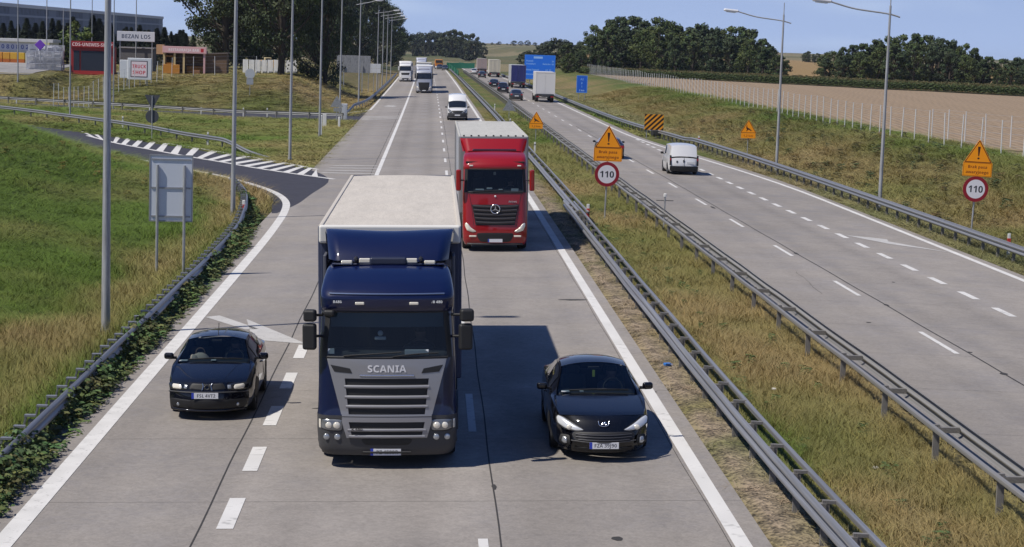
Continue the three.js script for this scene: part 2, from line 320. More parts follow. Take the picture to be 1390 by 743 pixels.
// ploughed field with furrows, stubble beside the fence
const furrow = noiseTex(512, (u, v) => .74 + .13 * Math.sin(u * 2 * Math.PI * 9 + 1.2 * tn(u, v, 5)) + .16 * tn(u, v, 60, 2) + .14 * tn(u, v, 180, 4) + .08 * tn(u, v, 6, 7));
const sheet = (x0, x1, D0, D1, lift, n, m, sx = 7) => { const f0 = typeof D0 === 'function' ? D0 : () => D0, f1 = typeof D1 === 'function' ? D1 : () => D1, g = grid(n, m, (u, v) => { const x = lerp(x0, x1, u), D = lerp(f0(x), f1(x), v); return [x, T(x, D) + lift, -D]; }), p = g.attributes.position; for (let i = 0; i < p.count; i++) g.attributes.uv.setXY(i, (p.getX(i) + p.getZ(i) * .12) / sx, p.getZ(i) / sx); return g; };
struct('field', sheet(36.8, 150, x => Math.max(124 + 7 * fbm(x * .15, 2, 2), 90 + (x - 36.8) * .2 + 34), x => 318 + (98.5 - x) * 1.83 - .6, .05, 60, 60), mat([.345, .25, .158], 1, 0, { map: furrow, bumpMap: furrow, bumpScale: .12 }));
struct('field', sheet(38.6, 150, 88, x => Math.max(124 + 7 * fbm(x * .15, 2, 2), 90 + (x - 36.8) * .2 + 34), .055, 60, 20, 4), mat([.50, .335, .135], 1, 0, { map: furrow, bumpMap: furrow, bumpScale: .1 }));
// ---------------------------------------------------------------- guardrails
const zincTex = noiseTex(256, (u, v) => .80 + .22 * tn(u, v, 14) + .16 * tn(u, v, 60, 3) + .1 * tn(u, v, 150, 5));
const MZinc = mat([.34, .345, .36], .5, .5, { map: zincTex, roughnessMap: noiseTex(256, (u, v) => .9 + .3 * tn(u, v, 20, 2)) });
const MPost = mat([.24, .23, .22], .75, .2, { map: zincTex });
const WPROF = [[.0, .155], [.012, .158], [.05, .135], [.08, .10], [.08, .07], [.045, .035], [.012, .018], [.012, -.018], [.045, -.035], [.08, -.07], [.08, -.10], [.05, -.135], [.012, -.158], [0, -.155]];
// path: array of [x, D] in the ground plane
function pathOf(pts, step = 1) {
  const c = new THREE.CatmullRomCurve3(pts.map(([x, D]) => V(x, 0, -D)), false, 'centripetal'), len = c.getLength(), n = Math.max(2, Math.round(len / step));
  const out = []; for (let i = 0; i <= n; i++) { const p = c.getPointAt(i / n), t = c.getTangentAt(i / n); out.push({ x: p.x, D: -p.z, tx: t.x, tz: t.z, s: i / n * len }); }
  out.len = len; return out;
}
function sweep(path, prof, side, lat, yOf) {   // side +1: profile bulges towards the right of travel (away from the camera)
  return grid(prof.length - 1, path.length - 1, (u, v) => {
    const q = path[Math.round(v * (path.length - 1))], [o, h] = prof[Math.round(u * (prof.length - 1))], d = lat + o * side;
    return [q.x - q.tz * d, yOf(q) + h, -q.D + q.tx * d];
  });
}
const RIBB = [[.03, .045], [.045, .03], [.045, -.03], [.03, -.045], [-.03, -.045], [-.045, -.03], [-.045, .03], [-.03, .045], [.03, .045]];
function guardrail(label, pts, { side = 1, every = 2, h = .62, block = .12, rear = 0, m = MZinc, sink = 0, spacer = true, wob = .0, dip = 0, group = 'steel guardrails along the roads' }) {
  const path = pathOf(pts, every > 2 ? 1 : 1), y0 = q => T(q.x, q.D) ; const ys = path.map(y0);
  for (let k = 0; k < 3; k++) for (let i = 1; i < ys.length - 1; i++) ys[i] = (ys[i - 1] + 2 * ys[i] + ys[i + 1]) / 4;
  path.forEach((q, i) => { q.y = ys[i] + wob * fbm(q.x * .3, q.D * .12, 2) - (dip ? .72 * (1 - sm(0, dip, q.s)) : 0); });
  const first = path[0], t = thing('guardrail', label, 'guardrail', [first.x, first.y, -first.D], 0, group);
  const put = g => g.translate(-first.x, -first.y, first.D);
  const dents = q => wob ? wob * .5 * fbm(q.x * .9, q.D * .22, 3) : 0;
  part('beam', put(sweep(path, WPROF, side, side * block, q => q.y + h + dents(q))), m, t);
  if (rear) part('rear_rail', put(sweep(path, RIBB, 1, -side * rear, q => q.y + h + .06 + dents(q))), m, t);
  const pg = [box(.11, h + .5 + .1, .07, 0, (h + .1 - .5) / 2, 0), spacer ? box(block, .1, .10, side * block / 2, h + .0, 0) : null, rear ? box(rear, .05, .08, -side * rear / 2, h + .07, 0) : null];
  const post = merge(pg), n = Math.floor(path.len / every);
  const teeth = merge([box(.2, .035, .12, -side * .02, h + .175, 0), box(.03, .18, .11, -side * .11, h + .09, 0, 0, 0, side * -.25)]);
  for (let i = 0; i <= n; i++) {
    const q = path[Math.min(path.length - 1, Math.round(i * every / path.len * (path.length - 1)))];
    const o = part('post', post, MPost, t); o.position.set(q.x - first.x, q.y - first.y + rr(-.012, .012), first.D - q.D);
    // local x points to the right of travel
    o.rotation.y = Math.atan2(-q.tx, -q.tz); o.rotation.z = rr(-.015, .015);
    if (sink) { const k = part('spacer', teeth, MZinc, o); }
  }
  return t;
}
srand(11);
guardrail('guardrail with close-set toothed spacers along the entry lane, overgrown with weeds', [[-7.2, 14], [-7.22, 40], [-7.25, 60], [-7.32, 68], [-7.6, 76], [-8.1, 83], [-8.8, 89], [-9.9, 94.5]], { side: 1, every: 1, h: .6, block: .1, sink: 1, m: MZinc, wob: .06 });
guardrail('shiny guardrail at the median by the white edge line, beginning at a red-topped marker', [[6.0, 14], [6.12, 24], [6.0, 31], [5.95, 40], [5.97, 60], [6.02, 83]], { side: -1, every: 2, h: .60, block: .2, rear: .2, wob: .05 });
guardrail('guardrail along the median beside the red truck, running far down the road', [[6.28, 78], [6.25, 120], [6.1, 200], [5.5, 320], [4.9, 430], [4.2, 520]], { side: -1, every: 4, h: .6, block: .2, rear: .18 });
guardrail('long guardrail on stout posts at the median edge of the opposite carriageway', [[9.35, 18], [9.3, 60], [9.25, 120], [9.1, 200], [8.7, 300], [8.1, 400], [7.4, 500]], { side: 1, every: 4, h: .64, block: .42, rear: .10, wob: .03, m: mat([.29, .285, .28], .6, .3, { map: zincTex }) });
guardrail('long guardrail at the foot of the dry grass bank behind the opposite carriageway', [[21.7, 40], [21.7, 80], [21.6, 105], [21.2, 130], [20.3, 155], [19.4, 172], [18.7, 190], [18.2, 230], [17.9, 300], [17.2, 380], [16.4, 470]], { side: -1, every: 2, h: .62, block: .16, rear: .12 });
guardrail('pale guardrail along the outer side of the hatched slip road', [[-10.3, 124.3], [-11.2, 126.4], [-12.4, 129], [-15, 136], [-19, 145.5], [-23.6, 155], [-30, 166.5], [-37, 178], [-46, 191], [-56, 206]], { side: -1, every: 4, h: .62, block: .12, dip: 12 });
guardrail('dark guardrail seen from behind along the exit road below the truck stop', [[-8.7, 184.6], [-13.3, 187.6], [-21, 192.8], [-30, 198.6], [-41, 205.6], [-55, 214.6]], { side: 1, every: 4, h: .62, block: .12 });
guardrail('guardrail at the left verge beyond the exit, below the tall trees', [[-9.6, 202], [-8.9, 214], [-8.3, 228], [-8.1, 250], [-8.2, 300], [-8.4, 360], [-8.8, 440]], { side: 1, every: 4, h: .62, block: .12, dip: 12 });
// ---------------------------------------------------------------- lamps, signs, markers, fences
const MGal = mat([.50, .51, .52], .5, .45, { map: zincTex });
const MPole = mat([.46, .47, .485], .55, .3, { map: zincTex });
const MLampHead = mat([.72, .73, .75], .4, .1), MLampGlass = mat([.65, .68, .7], .2, 0);
function lamp(x, D, h, r, arm, label, group, armRise = .45) {
  const t = thing('street_lamp', label, 'street lamp', [x, T(x, D) - .05, -D], 0, group);
  part('pole', [cyl(r, r * .55, h, 12, 0, h / 2, 0), cyl(r * 1.25, r * 1.25, .25, 12, 0, .12, 0)], MPole, t);
  if (arm) {
    const s = Math.sign(arm);
    part('arm', [tube([[-s * .5, h - .55, 0], [0, h - .42, 0], [arm * .6, h - .2, 0], [arm, h - .42 + armRise, 0]], .045, 6), cyl(.03, .025, .9, 6, 0, h + .3, 0)], MPole, t);
    const head = part('lamp_head', [rbox(.95, .17, .34, .08, arm + s * .4, h - .38 + armRise, 0, 0, 0, s * .08)], MLampHead, t);
    part('lens', [rbox(.6, .08, .28, .035, arm + s * .42, h - .47 + armRise, 0, 0, 0, s * .08)], MLampGlass, head);
  }
  return t;
}
const GL = 'lamps along the entry lane and left verge';
lamp(-8.17, 48.5, 12.5, .115, 1.8, 'lamp post standing behind the weedy guardrail by the grassy hill', GL);
lamp(-8.35, 81, 12.5, .105, 1.8, 'lamp post at the curved end of the weedy guardrail', GL);
lamp(-8.99, 121.4, 12.5, .10, 1.8, 'lamp post on the grass tip between slip road and carriageway', GL);
lamp(-9.0, 152.8, 12.5, .10, 1.8, 'lamp post on grass beside the two white marker posts', GL);
lamp(-9.1, 187, 12.5, .10, 1.8, 'lamp post rising behind the triangular sign at the exit', GL);
lamp(-8.9, 228, 12.5, .10, 1.8, 'lamp post at the start of the guardrail beyond the exit', GL);
for (const [x, D] of [[-9.0, 303], [-9.05, 334], [-9.1, 366], [-9.15, 402]]) lamp(x, D, 12.6, .10, 2.4, 'slim lamp with outreached arm in the far row before the trees', 'far row of lamps before the trees');
lamp(22.25, 94, 10.1, .10, -3.0, 'lamp with long arm by the guardrail next to the bank, in front of wire fence', 'lamps on the right bank', .52);
lamp(22.25, 123, 10.1, .10, -3.0, 'lamp with long arm standing beside the deer warning sign on the bank', 'lamps on the right bank', .52);
for (const [x, D, h, l] of [[-48, 224, 13, 'thin pole at the edge of the grey yard beside wire crates'], [-51.5, 258, 13, 'thin pole behind the purple sign'], [-33.2, 177, 13, 'pale pole between the two guardrails of the slip roads'], [-52, 272, 8, 'thin pole with small lamp behind the wire crates'], [-51.2, 290, 13, 'thin pole behind the red kiosk'], [-33.4, 202, 13, 'pale pole in front of the red kiosk wall by the wire fence'], [-38.2, 248, 13, 'thin pole behind the square shop sign']]) lamp(x, D, h, .085, 0, l, 'poles around the truck stop');

// --- plates
function plateMat(w, h, draw) { return new THREE.MeshStandardMaterial({ map: canvas(w, h, draw), roughness: .45, side: THREE.DoubleSide }); }
function shapePlate(shape, uvBox, depth = .02) {   // extruded sheet with uv over its box, front at +z
  const g = new THREE.ExtrudeGeometry(shape, { depth, bevelEnabled: false, curveSegments: 28 }), p = g.attributes.position, [x0, y0, w, h] = uvBox;
  for (let i = 0; i < p.count; i++) g.attributes.uv.setXY(i, (p.getX(i) - x0) / w, (p.getY(i) - y0) / h);
  return g;
}
const rectS = (w, h, r = .04) => { const s = new THREE.Shape(), x = w / 2, y = h / 2; s.moveTo(-x + r, -y); s.lineTo(x - r, -y); s.absarc(x - r, -y + r, r, -Math.PI / 2, 0); s.lineTo(x, y - r); s.absarc(x - r, y - r, r, 0, Math.PI / 2); s.lineTo(-x + r, y); s.absarc(-x + r, y - r, r, Math.PI / 2, Math.PI); s.lineTo(-x, -y + r); s.absarc(-x + r, -y + r, r, Math.PI, 1.5 * Math.PI); return s; };
const triS = (w, h, r = .05) => { const P = [[-w / 2, 0], [w / 2, 0], [0, h]], s = new THREE.Shape(); for (let i = 0; i < 3; i++) { const p = P[i], a = P[(i + 2) % 3], b = P[(i + 1) % 3], u = (q) => { const l = Math.hypot(q[0] - p[0], q[1] - p[1]); return [p[0] + (q[0] - p[0]) / l * r * 1.4, p[1] + (q[1] - p[1]) / l * r * 1.4]; }, e = u(a), f = u(b); i ? s.lineTo(...e) : s.moveTo(...e); s.quadraticCurveTo(...p, ...f); } return s; };
const circS = r => { const s = new THREE.Shape(); s.absarc(0, 0, r, 0, Math.PI * 2); return s; };
const YEL = '#ff9f00';
const drawTri = sym => (c, w, h) => {
  c.fillStyle = YEL; c.fillRect(0, 0, w, h); c.strokeStyle = '#5a2408'; c.lineWidth = w * .028; c.lineJoin = 'round';
  c.beginPath(); c.moveTo(w * .5, h * .07); c.lineTo(w * .045, h * .965); c.lineTo(w * .955, h * .965); c.closePath(); c.stroke();
  c.fillStyle = '#3a1507';
  if (sym === '!') { c.beginPath(); c.moveTo(w * .455, h * .32); c.lineTo(w * .55, h * .32); c.lineTo(w * .52, h * .72); c.lineTo(w * .485, h * .72); c.fill(); c.beginPath(); c.arc(w * .503, h * .81, w * .04, 0, 7); c.fill(); }
  else { // leaping deer
    c.beginPath(); c.moveTo(w * .36, h * .52); c.lineTo(w * .40, h * .47); c.lineTo(w * .44, h * .60); c.lineTo(w * .58, h * .68); c.lineTo(w * .68, h * .80); c.lineTo(w * .76, h * .83); c.lineTo(w * .62, h * .83); c.lineTo(w * .55, h * .76); c.lineTo(w * .47, h * .76); c.lineTo(w * .40, h * .87); c.lineTo(w * .36, h * .87); c.lineTo(w * .41, h * .74); c.lineTo(w * .37, h * .66); c.closePath(); c.fill();
    c.lineWidth = w * .014; c.strokeStyle = '#3a1507'; c.beginPath(); c.moveTo(w * .39, h * .49); c.lineTo(w * .37, h * .39); c.moveTo(w * .39, h * .47); c.lineTo(w * .43, h * .38); c.stroke();
  }
};
const MTriBang = plateMat(256, 256, drawTri('!')), MTriDeer = plateMat(256, 256, drawTri('deer'));
const MSupp = plateMat(256, 128, (c, w, h) => { c.fillStyle = YEL; c.fillRect(0, 0, w, h); c.strokeStyle = '#7a4210'; c.lineWidth = 3; c.strokeRect(6, 6, w - 12, h - 12); c.fillStyle = '#7a3206'; c.font = 'bold 36px sans-serif'; c.textAlign = 'center'; c.fillText('Brak pasa', w / 2, 54); c.fillText('awaryjnego', w / 2, 102); });
const MSuppKm = plateMat(256, 100, (c, w, h) => { c.fillStyle = YEL; c.fillRect(0, 0, w, h); c.fillStyle = '#a8560a'; c.font = 'bold 54px sans-serif'; c.textAlign = 'center'; c.fillText('1,2 km', w / 2, 70); });
const M110 = plateMat(256, 256, (c, w, h) => { c.fillStyle = '#8f1526'; c.fillRect(0, 0, w, h); c.fillStyle = '#e4e2e6'; c.beginPath(); c.arc(w / 2, h / 2, w * .37, 0, 7); c.fill(); c.fillStyle = '#0d1320'; c.font = 'bold 92px sans-serif'; c.textAlign = 'center'; c.fillText('110', w / 2, h / 2 + 33); });
const MSteelBack = mat([.40, .41, .43], .55, .35, { map: zincTex });
function roadSign(x, D, label, group, parts, postR = .035, postTop, lean = 0) {
  const y = T(x, D), t = thing('road_sign', label, 'road sign', [x, y - .02, -D], 0, group); t.rotation.z = lean;
  part('post', [cyl(postR, postR, postTop + .4, 10, 0, postTop / 2 - .2, -.05)], MGal, t);
  for (const [n, g, m, py] of parts) { const o = part(n, g, m, t); o.position.y = py; }
  return t;
}
const sgTri = shapePlate(triS(1.18, .98), [-.59, 0, 1.18, .98]), sgSup = shapePlate(rectS(1.22, .58), [-.61, -.29, 1.22, .58]), sgC = shapePlate(circS(.53), [-.53, -.53, 1.06, 1.06]), sgKm = shapePlate(rectS(1.05, .36), [-.525, -.18, 1.05, .36]);
const yM = T(7.5, 82), yR = T(22.35, 78);
roadSign(7.5, 82, 'orange exclamation and 110 limit sign standing on the grass of the median', 'exclamation signs with 110 limit', [['warning_triangle', sgTri, MTriBang, 3.20 - yM], ['text_plate', sgSup, MSupp, 2.93 - yM], ['limit_disc', sgC, M110, 2.08 - yM]], .035, 4.0, -.01);
roadSign(22.35, 78, 'orange exclamation and 110 limit sign standing on the dry grass bank', 'exclamation signs with 110 limit', [['warning_triangle', sgTri, MTriBang, 3.27 - yR], ['text_plate', sgSup, MSupp, 3.0 - yR], ['limit_disc', sgC, M110, 2.19 - yR]], .035, 4.0, -.03);
roadSign(8.05, 150, 'small orange deer warning sign on the median grass', 'deer warning signs', [['warning_triangle', sgTri, MTriDeer, 1.42 - T(8.05, 150)], ['text_plate', sgKm, MSuppKm, 1.24 - T(8.05, 150)]], .03, 2.2);
roadSign(22.8, 138, 'small orange deer warning sign on the bank beside a lamp', 'deer warning signs', [['warning_triangle', sgTri, MTriDeer, 1.72 - T(22.8, 138)], ['text_plate', sgKm, MSuppKm, 1.53 - T(22.8, 138)]], .03, 2.4);
roadSign(7.55, 192, 'triangular road sign seen from its grey back on the median', 'road signs seen from behind', [['plate', shapePlate(triS(1.35, 1.17), [-.6, 0, 1.2, 1]), MSteelBack, .95]], .035, 2.0);
// striped board at the guardrail bend
{
  const x = 19.15, D = 166, t = thing('striped_board', 'yellow and black diagonally striped board on the guardrail bend', 'road sign', [x, T(x, D), -D]);
  part('plate', shapePlate(rectS(1.66, 1.36, .02), [-.83, -.68, 1.66, 1.36], .04).translate(0, 1.42, 0), plateMat(256, 210, (c, w, h) => { c.fillStyle = '#e89a1a'; c.fillRect(0, 0, w, h); c.fillStyle = '#1c130c'; for (let i = -4; i < 8; i++) { const a = i * 72; c.beginPath(); c.moveTo(a, h); c.lineTo(a + 36, h); c.lineTo(a + 36 + h * 1.05, 0); c.lineTo(a + h * 1.05, 0); c.fill(); } }), t);
  for (const s of [-.6, .6]) part('post', cyl(.04, .04, .9, 8, s, .4, -.04), MGal, t);
  part('buffer', [rbox(.8, .5, 1.2, .1, .25, .5, -.3)], mat([.03, .03, .03], .8), t);
}
// blue signs
const MBlueBig = plateMat(512, 400, (c, w, h) => {
  c.fillStyle = '#1f78ee'; c.fillRect(0, 0, w, h); c.strokeStyle = '#4f97ea'; c.lineWidth = 5; c.strokeRect(7, 7, w - 14, h - 14); c.fillStyle = '#9ecbff';
  c.fillRect(150, 26, 150, 34); c.font = 'bold 34px sans-serif'; c.fillText('Poznań', 26, 112); c.fillText('24', 452, 112); c.fillText('Frankfurt', 26, 160); c.fillText('Świecko', 300, 160); c.fillText('62', 452, 160); c.fillText('Nowy Tomyśl', 26, 256); c.fillText('A2  95', 350, 256); c.fillText('Warszawa', 26, 330); c.fillText('310', 430, 330);
});
{
  const x = 20.3, D = 372, y = T(x, D), t = thing('direction_sign', 'large blue direction board partly hidden by the white box truck', 'road sign', [x, y, -D]);
  part('plate', shapePlate(rectS(5.95, 4.7, .1), [-2.98, -2.35, 5.95, 4.7], .08).translate(0, 3.5 - y, 0), MBlueBig, t);
  for (const s of [-1.9, 1.9]) part('post', box(.16, 5.2, .16, s, 2.2, -.12), MGal, t);
}
{
  const x = 20.9, D = 272, y = T(x, D), t = thing('direction_sign', 'small upright blue sign on two posts in dry grass', 'road sign', [x, y, -D]);
  part('plate', shapePlate(rectS(1.55, 2.45, .08), [-.78, -1.22, 1.55, 2.45], .04).translate(0, 2.35 - y, 0), plateMat(160, 256, (c, w, h) => { c.fillStyle = '#1a63d6'; c.fillRect(0, 0, w, h); c.strokeStyle = '#6ea6ee'; c.lineWidth = 7; c.strokeRect(5, 5, w - 10, h - 10); c.fillStyle = '#8fbdf5'; c.font = 'bold 40px sans-serif'; c.textAlign = 'center'; c.fillText('A2', w / 2, 70); c.fillText('P', w / 2, 130); c.fillText('i', w / 2, 178); c.fillStyle = '#b9d8fb'; c.font = 'bold 34px sans-serif'; c.fillText('2 km', w / 2, 232); }), t);
  for (const s of [-.45, .45]) part('post', cyl(.04, .04, 3.2, 8, s, 1.1, -.06), MGal, t);
}
// big board seen from behind on the left verge
{
  const D = 60.6, x = -8.2, y = T(x, D), t = thing('road_sign', 'tall grey sign board seen from behind on two posts by the weedy guardrail', 'road sign', [x, y, -D], .06);
  const yo = -y;
  part('panel', [rbox(1.30, 1.0, .03, .01, 0, 3.12 + yo, -.08), rbox(1.30, 1.04, .03, .01, 0, 2.085 + yo, -.08)], mat([.60, .64, .71], .55, .1), t);
  part('rim', [box(1.36, .035, .05, 0, 3.63 + yo, -.075), box(1.36, .035, .05, 0, 1.55 + yo, -.075), box(.035, 2.1, .05, -.665, 2.59 + yo, -.075), box(.035, 2.1, .05, .665, 2.59 + yo, -.075)], MSteelBack, t);
  for (const s of [-.42, .42]) part('post', cyl(.045, .045, 3.75, 10, s, 1.72, -.012), MGal, t);
  for (const h of [3.5, 2.6, 1.7]) part('brace', [box(1.22, .05, .02, 0, h + yo, -.052)], MSteelBack, t);
}
// yield + round sign seen from behind at the hatched area
{
  const x = -21.4, D = 147.2, y = T(x, D), t = thing('road_sign', 'dark upside-down triangle above a round disc seen from behind at the slip road', 'road sign', [x, y, -D], 0, 'road signs seen from behind');
  const dk = mat([.075, .08, .09], .6, .3);
  part('triangle', shapePlate(triS(1.2, 1.1), [0, 0, 1, 1]).rotateZ(Math.PI).translate(0, 3.35, 0), dk, t);
  part('disc', shapePlate(circS(.5), [0, 0, 1, 1]).translate(0, 1.72, 0), dk, t);
  part('post', cyl(.04, .04, 3.6, 8, 0, 1.5, .06), MGal, t);
}
// signs and posts at the exit nose
{
  let x = -9.25, D = 184, y = T(x, D), t = thing('road_sign', 'grey triangular sign seen from behind at the exit nose', 'road sign', [x, y, -D], 0, 'road signs seen from behind');
  part('plate', shapePlate(triS(1.25, 1.1), [0, 0, 1, 1]).translate(0, 1.35, 0), MSteelBack, t); part('lower_plate', box(.8, .35, .03, .1, 1.1, 0), MSteelBack, t); part('post', cyl(.04, .04, 2.4, 8, 0, 1.1, -.05), MGal, t);
  x = -8.6; D = 186; y = T(x, D); t = thing('control_cabinet', 'pale upright metal cabinet beside the exit nose sign', 'cabinet', [x, y, -D]);
  part('body', rbox(.55, 1.75, .4, .03, 0, .85, 0), mat([.58, .6, .63], .5, .2), t); part('door', rbox(.24, 1.55, .02, .01, .12, .87, .205), mat([.52, .54, .58], .5, .2), t); part('plinth', box(.6, .12, .45, 0, .02, 0), MPost, t);
  const MW = mat([.72, .72, .70], .6), MR = mat([.55, .04, .03], .6), MDk = mat([.03, .03, .03], .6);
  for (const [px, pD, h, l] of [[-8.95, 153.6, 1.75, 'tall white marker post standing next to a lamp foot'], [-9.7, 172, 1.25, 'wide white marker post on grass before the exit nose'], [-8.35, 171, .95, 'short white marker post at the tip of the grass wedge']]) { const o = thing('marker_post', l, 'marker post', [px, T(px, pD), -pD], 0, 'white marker posts at the exit'); part('body', [rbox(h > 1.1 && h < 1.5 ? .34 : .2, h, .09, .03, 0, h / 2 - .05, 0)], MW, o); part('base', box(.28, .08, .2, 0, .01, 0), MPost, o); }
  x = -20.4; D = 214; t = thing('road_sign', 'round pale sign on a thin post on the slope above the exit road', 'road sign', [x, T(x, D), -D]);
  part('disc', shapePlate(circS(.55), [0, 0, 1, 1]).translate(0, 2.4, 0), mat([.5, .52, .55], .5, .2), t); part('lower_disc', shapePlate(rectS(.75, .7, .1), [0, 0, 1, 1]).translate(0, 1.55, 0), mat([.36, .38, .42], .5, .2), t); part('post', cyl(.035, .035, 3, 8, 0, 1.3, -.05), MGal, t);
  // big boards from behind before the trees
  x = -11.9; D = 283; y = T(x, D); t = thing('road_sign', 'wide grey sign board seen from behind below the tall trees', 'road sign', [x, y, -D]);
  for (let i = 0; i < 5; i++) part('panel', rbox(.98, 2.5, .05, .02, -1.98 + i * .99, 4.0 - y, 0), MSteelBack, t);
  for (const s of [-1.4, 1.3]) part('post', box(.14, 4.2, .14, s, 1.7, .12), MGal, t);
  x = -9.2; D = 292; y = T(x, D); t = thing('road_sign', 'pale sign board with dark seams on three posts below the tall trees', 'road sign', [x, y, -D]);
  for (let i = 0; i < 3; i++) for (let j = 0; j < 2; j++) part('panel', rbox(.68, .68, .05, .01, -.7 + i * .7, 3.0 - y + j * .7, 0), mat([.66, .68, .70], .5, .1), t);
  for (const s of [-.8, 0, .8]) part('post', cyl(.05, .05, 3.4, 8, s, 1.5, -.1), MGal, t);
  // delineators
  const del = (px, pD, h, red, l, g) => { const o = thing('delineator_post', l, 'delineator', [px, T(px, pD), -pD], 0, g); part('body', rbox(.12, h, .05, .02, 0, h / 2, 0), MW, o); part('reflector', box(red ? .125 : .10, red ? .36 : .07, .06, 0, red ? h * .62 : h * .8, 0), red ? MR : MDk, o); part('foot', box(.16, .06, .1, 0, .02, 0), MPost, o); };
  del(6.5, 78.8, .95, true, 'red and white delineator where the shiny median guardrail begins', 'red and white delineators');
  del(22.2, 72.3, .95, true, 'red and white delineator in the grass beside the bank sign', 'red and white delineators');
  del(20.9, 150, .9, true, 'red and white delineator above the guardrail near the deer sign', 'red and white delineators');
  del(-7.75, 79.5, .95, true, 'red and white delineator at the foot of the lamp in the weedy guardrail', 'red and white delineators');
  for (const [px, pD] of [[-46, 214], [-29.9, 203.8], [-23.5, 195.5], [-19.1, 194], [-16.4, 190.4], [-16.2, 139], [-26, 162]]) del(px, pD, 1.0, false, 'small white delineator post beside the slip roads', 'white delineators at the slip roads');
  for (const [px, pD] of [[7.0, 131], [6.9, 172], [6.8, 214]]) del(px, pD, .9, false, 'small white delineator post on the median grass', 'white delineators on the median');
  // small cross-armed marker in the median rail
  x = 9.75; D = 79.4; t = thing('marker_post', 'thin cross-armed marker rising from the median guardrail', 'marker post', [x, T(x, D), -D]); part('post', cyl(.035, .035, 1.35, 8, 0, .65, 0), MGal, t); part('cap', rbox(.12, .16, .1, .03, 0, 1.33, 0), MW, t); part('arm', box(.72, .04, .03, 0, 1.12, 0), MPost, t);
}
// wire fence on top of the bank
const MFence = mat([.66, .66, .66], .6, .3), MWire = mat([.42, .42, .44], .5, .5);
function wireFence(label, pts, every, h, group, wires = 6) {
  const path = pathOf(pts, every), f = path[0], y0 = T(f.x, f.D), t = thing('wire_fence', label, 'fence', [f.x, y0, -f.D], 0, group);
  const pg = cyl(.04, .035, h + .3, 7, 0, h / 2 - .15, 0); const tops = [];
  path.forEach((q) => { const o = part('post', pg, MFence, t); o.position.set(q.x - f.x, T(q.x, q.D) - y0, f.D - q.D); o.rotation.z = rr(-.03, .03); o.rotation.x = rr(-.03, .03); tops.push([q.x - f.x, T(q.x, q.D) - y0, f.D - q.D]); });
  const w = []; for (let i = 1; i < tops.length; i++) for (let k = 0; k < wires; k++) { const hh = h * (.06 + .92 * k / (wires - 1)); w.push(tube([[tops[i - 1][0], tops[i - 1][1] + hh, tops[i - 1][2]], [tops[i][0], tops[i][1] + hh, tops[i][2]]], .006, 3)); }
  part('wires', w, MWire, t); return t;
}
srand(21);
wireFence('long pale wire fence on top of the bank before the ploughed field', [[38.5, 100], [36, 114], [34.3, 126], [33.4, 140], [33.9, 200], [34.3, 260], [34.6, 340], [35, 440]], 3.05, 2.25);
wireFence('short second wire fence standing behind the bank fence at the stubble', [[36.2, 138], [38, 131], [42, 124], [47, 116]], 2.4, 2.2);
wireFence('wire fence climbing the slope in front of the shop signs', [[-40, 204], [-38.5, 211], [-36.6, 219], [-34.5, 226], [-32.5, 231.5]], 1.35, 2.45);
wireFence('sparse wire fence under the large tree by the shops', [[-32, 236], [-29, 238.5], [-26, 241], [-22.5, 244]], 3.4, 2.4);
// green screens in the median far off
srand(31);
for (let i = 0; i < 26; i++) { const D = 415 + i * 7.2, x = 6.1 + bend(D) + .1 * Math.sin(i); single('glare_screen', [box(.06, 1.25, 6.6, 0, 1.05, 0), ...[-3.2, -1.1, 1.1, 3.2].map(z => box(.1, 1.7, .1, .04, .85, z))].map(g => g.translate(x, T(x, D), -D)), mat([.012, .16 + rr(-.02, .03), .09], .6), 'green glare screen panel in the far median', 'screen', 'green screens in the far median'); }
for (let i = 0; i < 9; i++) { const D = 565 + i * 4, x = 6.2 + i * .95 + bend(D); single('glare_screen', [box(1.5, 1.7, .06, 0, 1.0, 0), box(.1, 2, .1, -.7, .9, 0), box(.1, 2, .1, .7, .9, 0)].map(g => g.translate(x, T(x, D), -D)), mat([.015, .17, .10], .6), 'green mesh screen across the widening far median', 'screen', 'green mesh screens across the far median'); } // mesh screens
// ---------------------------------------------------------------- trees, corn
const MLeaf = mat(0xffffff, .75, 0, { vertexColors: true }), MBark = mat([.055, .043, .032], .95);
function leafCloud(list, leafOf) {   // list of {x,y,z,s,nx,ny,nz,c}
  const n = list.length, p = new Float32Array(n * 18), q = new Float32Array(n * 18), c = new Float32Array(n * 18), a = V(0, 0, 0), b = V(0, 0, 0), d = V(0, 0, 0), m = V(0, 0, 0);
  list.forEach((l, i) => {
    d.set(l.nx, l.ny, l.nz).normalize(); a.set(rr(-1, 1), rr(-1, 1), rr(-1, 1)).cross(d).normalize(); b.copy(d).cross(a);
    const L = l.s * .5, W = l.s * (l.w ?? .38), v = [a.clone().multiplyScalar(L), b.clone().multiplyScalar(W).addScaledVector(d, W * .35), a.clone().multiplyScalar(-L), b.clone().multiplyScalar(-W).addScaledVector(d, W * .35)];
    [0, 1, 2, 0, 2, 3].forEach((k, j) => { const o = i * 18 + j * 3; p[o] = l.x + v[k].x; p[o + 1] = l.y + v[k].y; p[o + 2] = l.z + v[k].z; m.copy(d); q[o] = m.x; q[o + 1] = m.y; q[o + 2] = m.z; c[o] = l.c[0]; c[o + 1] = l.c[1]; c[o + 2] = l.c[2]; });
  });
  const g = new THREE.BufferGeometry(); g.setAttribute('position', new THREE.BufferAttribute(p, 3)); g.setAttribute('normal', new THREE.BufferAttribute(q, 3)); g.setAttribute('color', new THREE.BufferAttribute(c, 3)); return g;
}
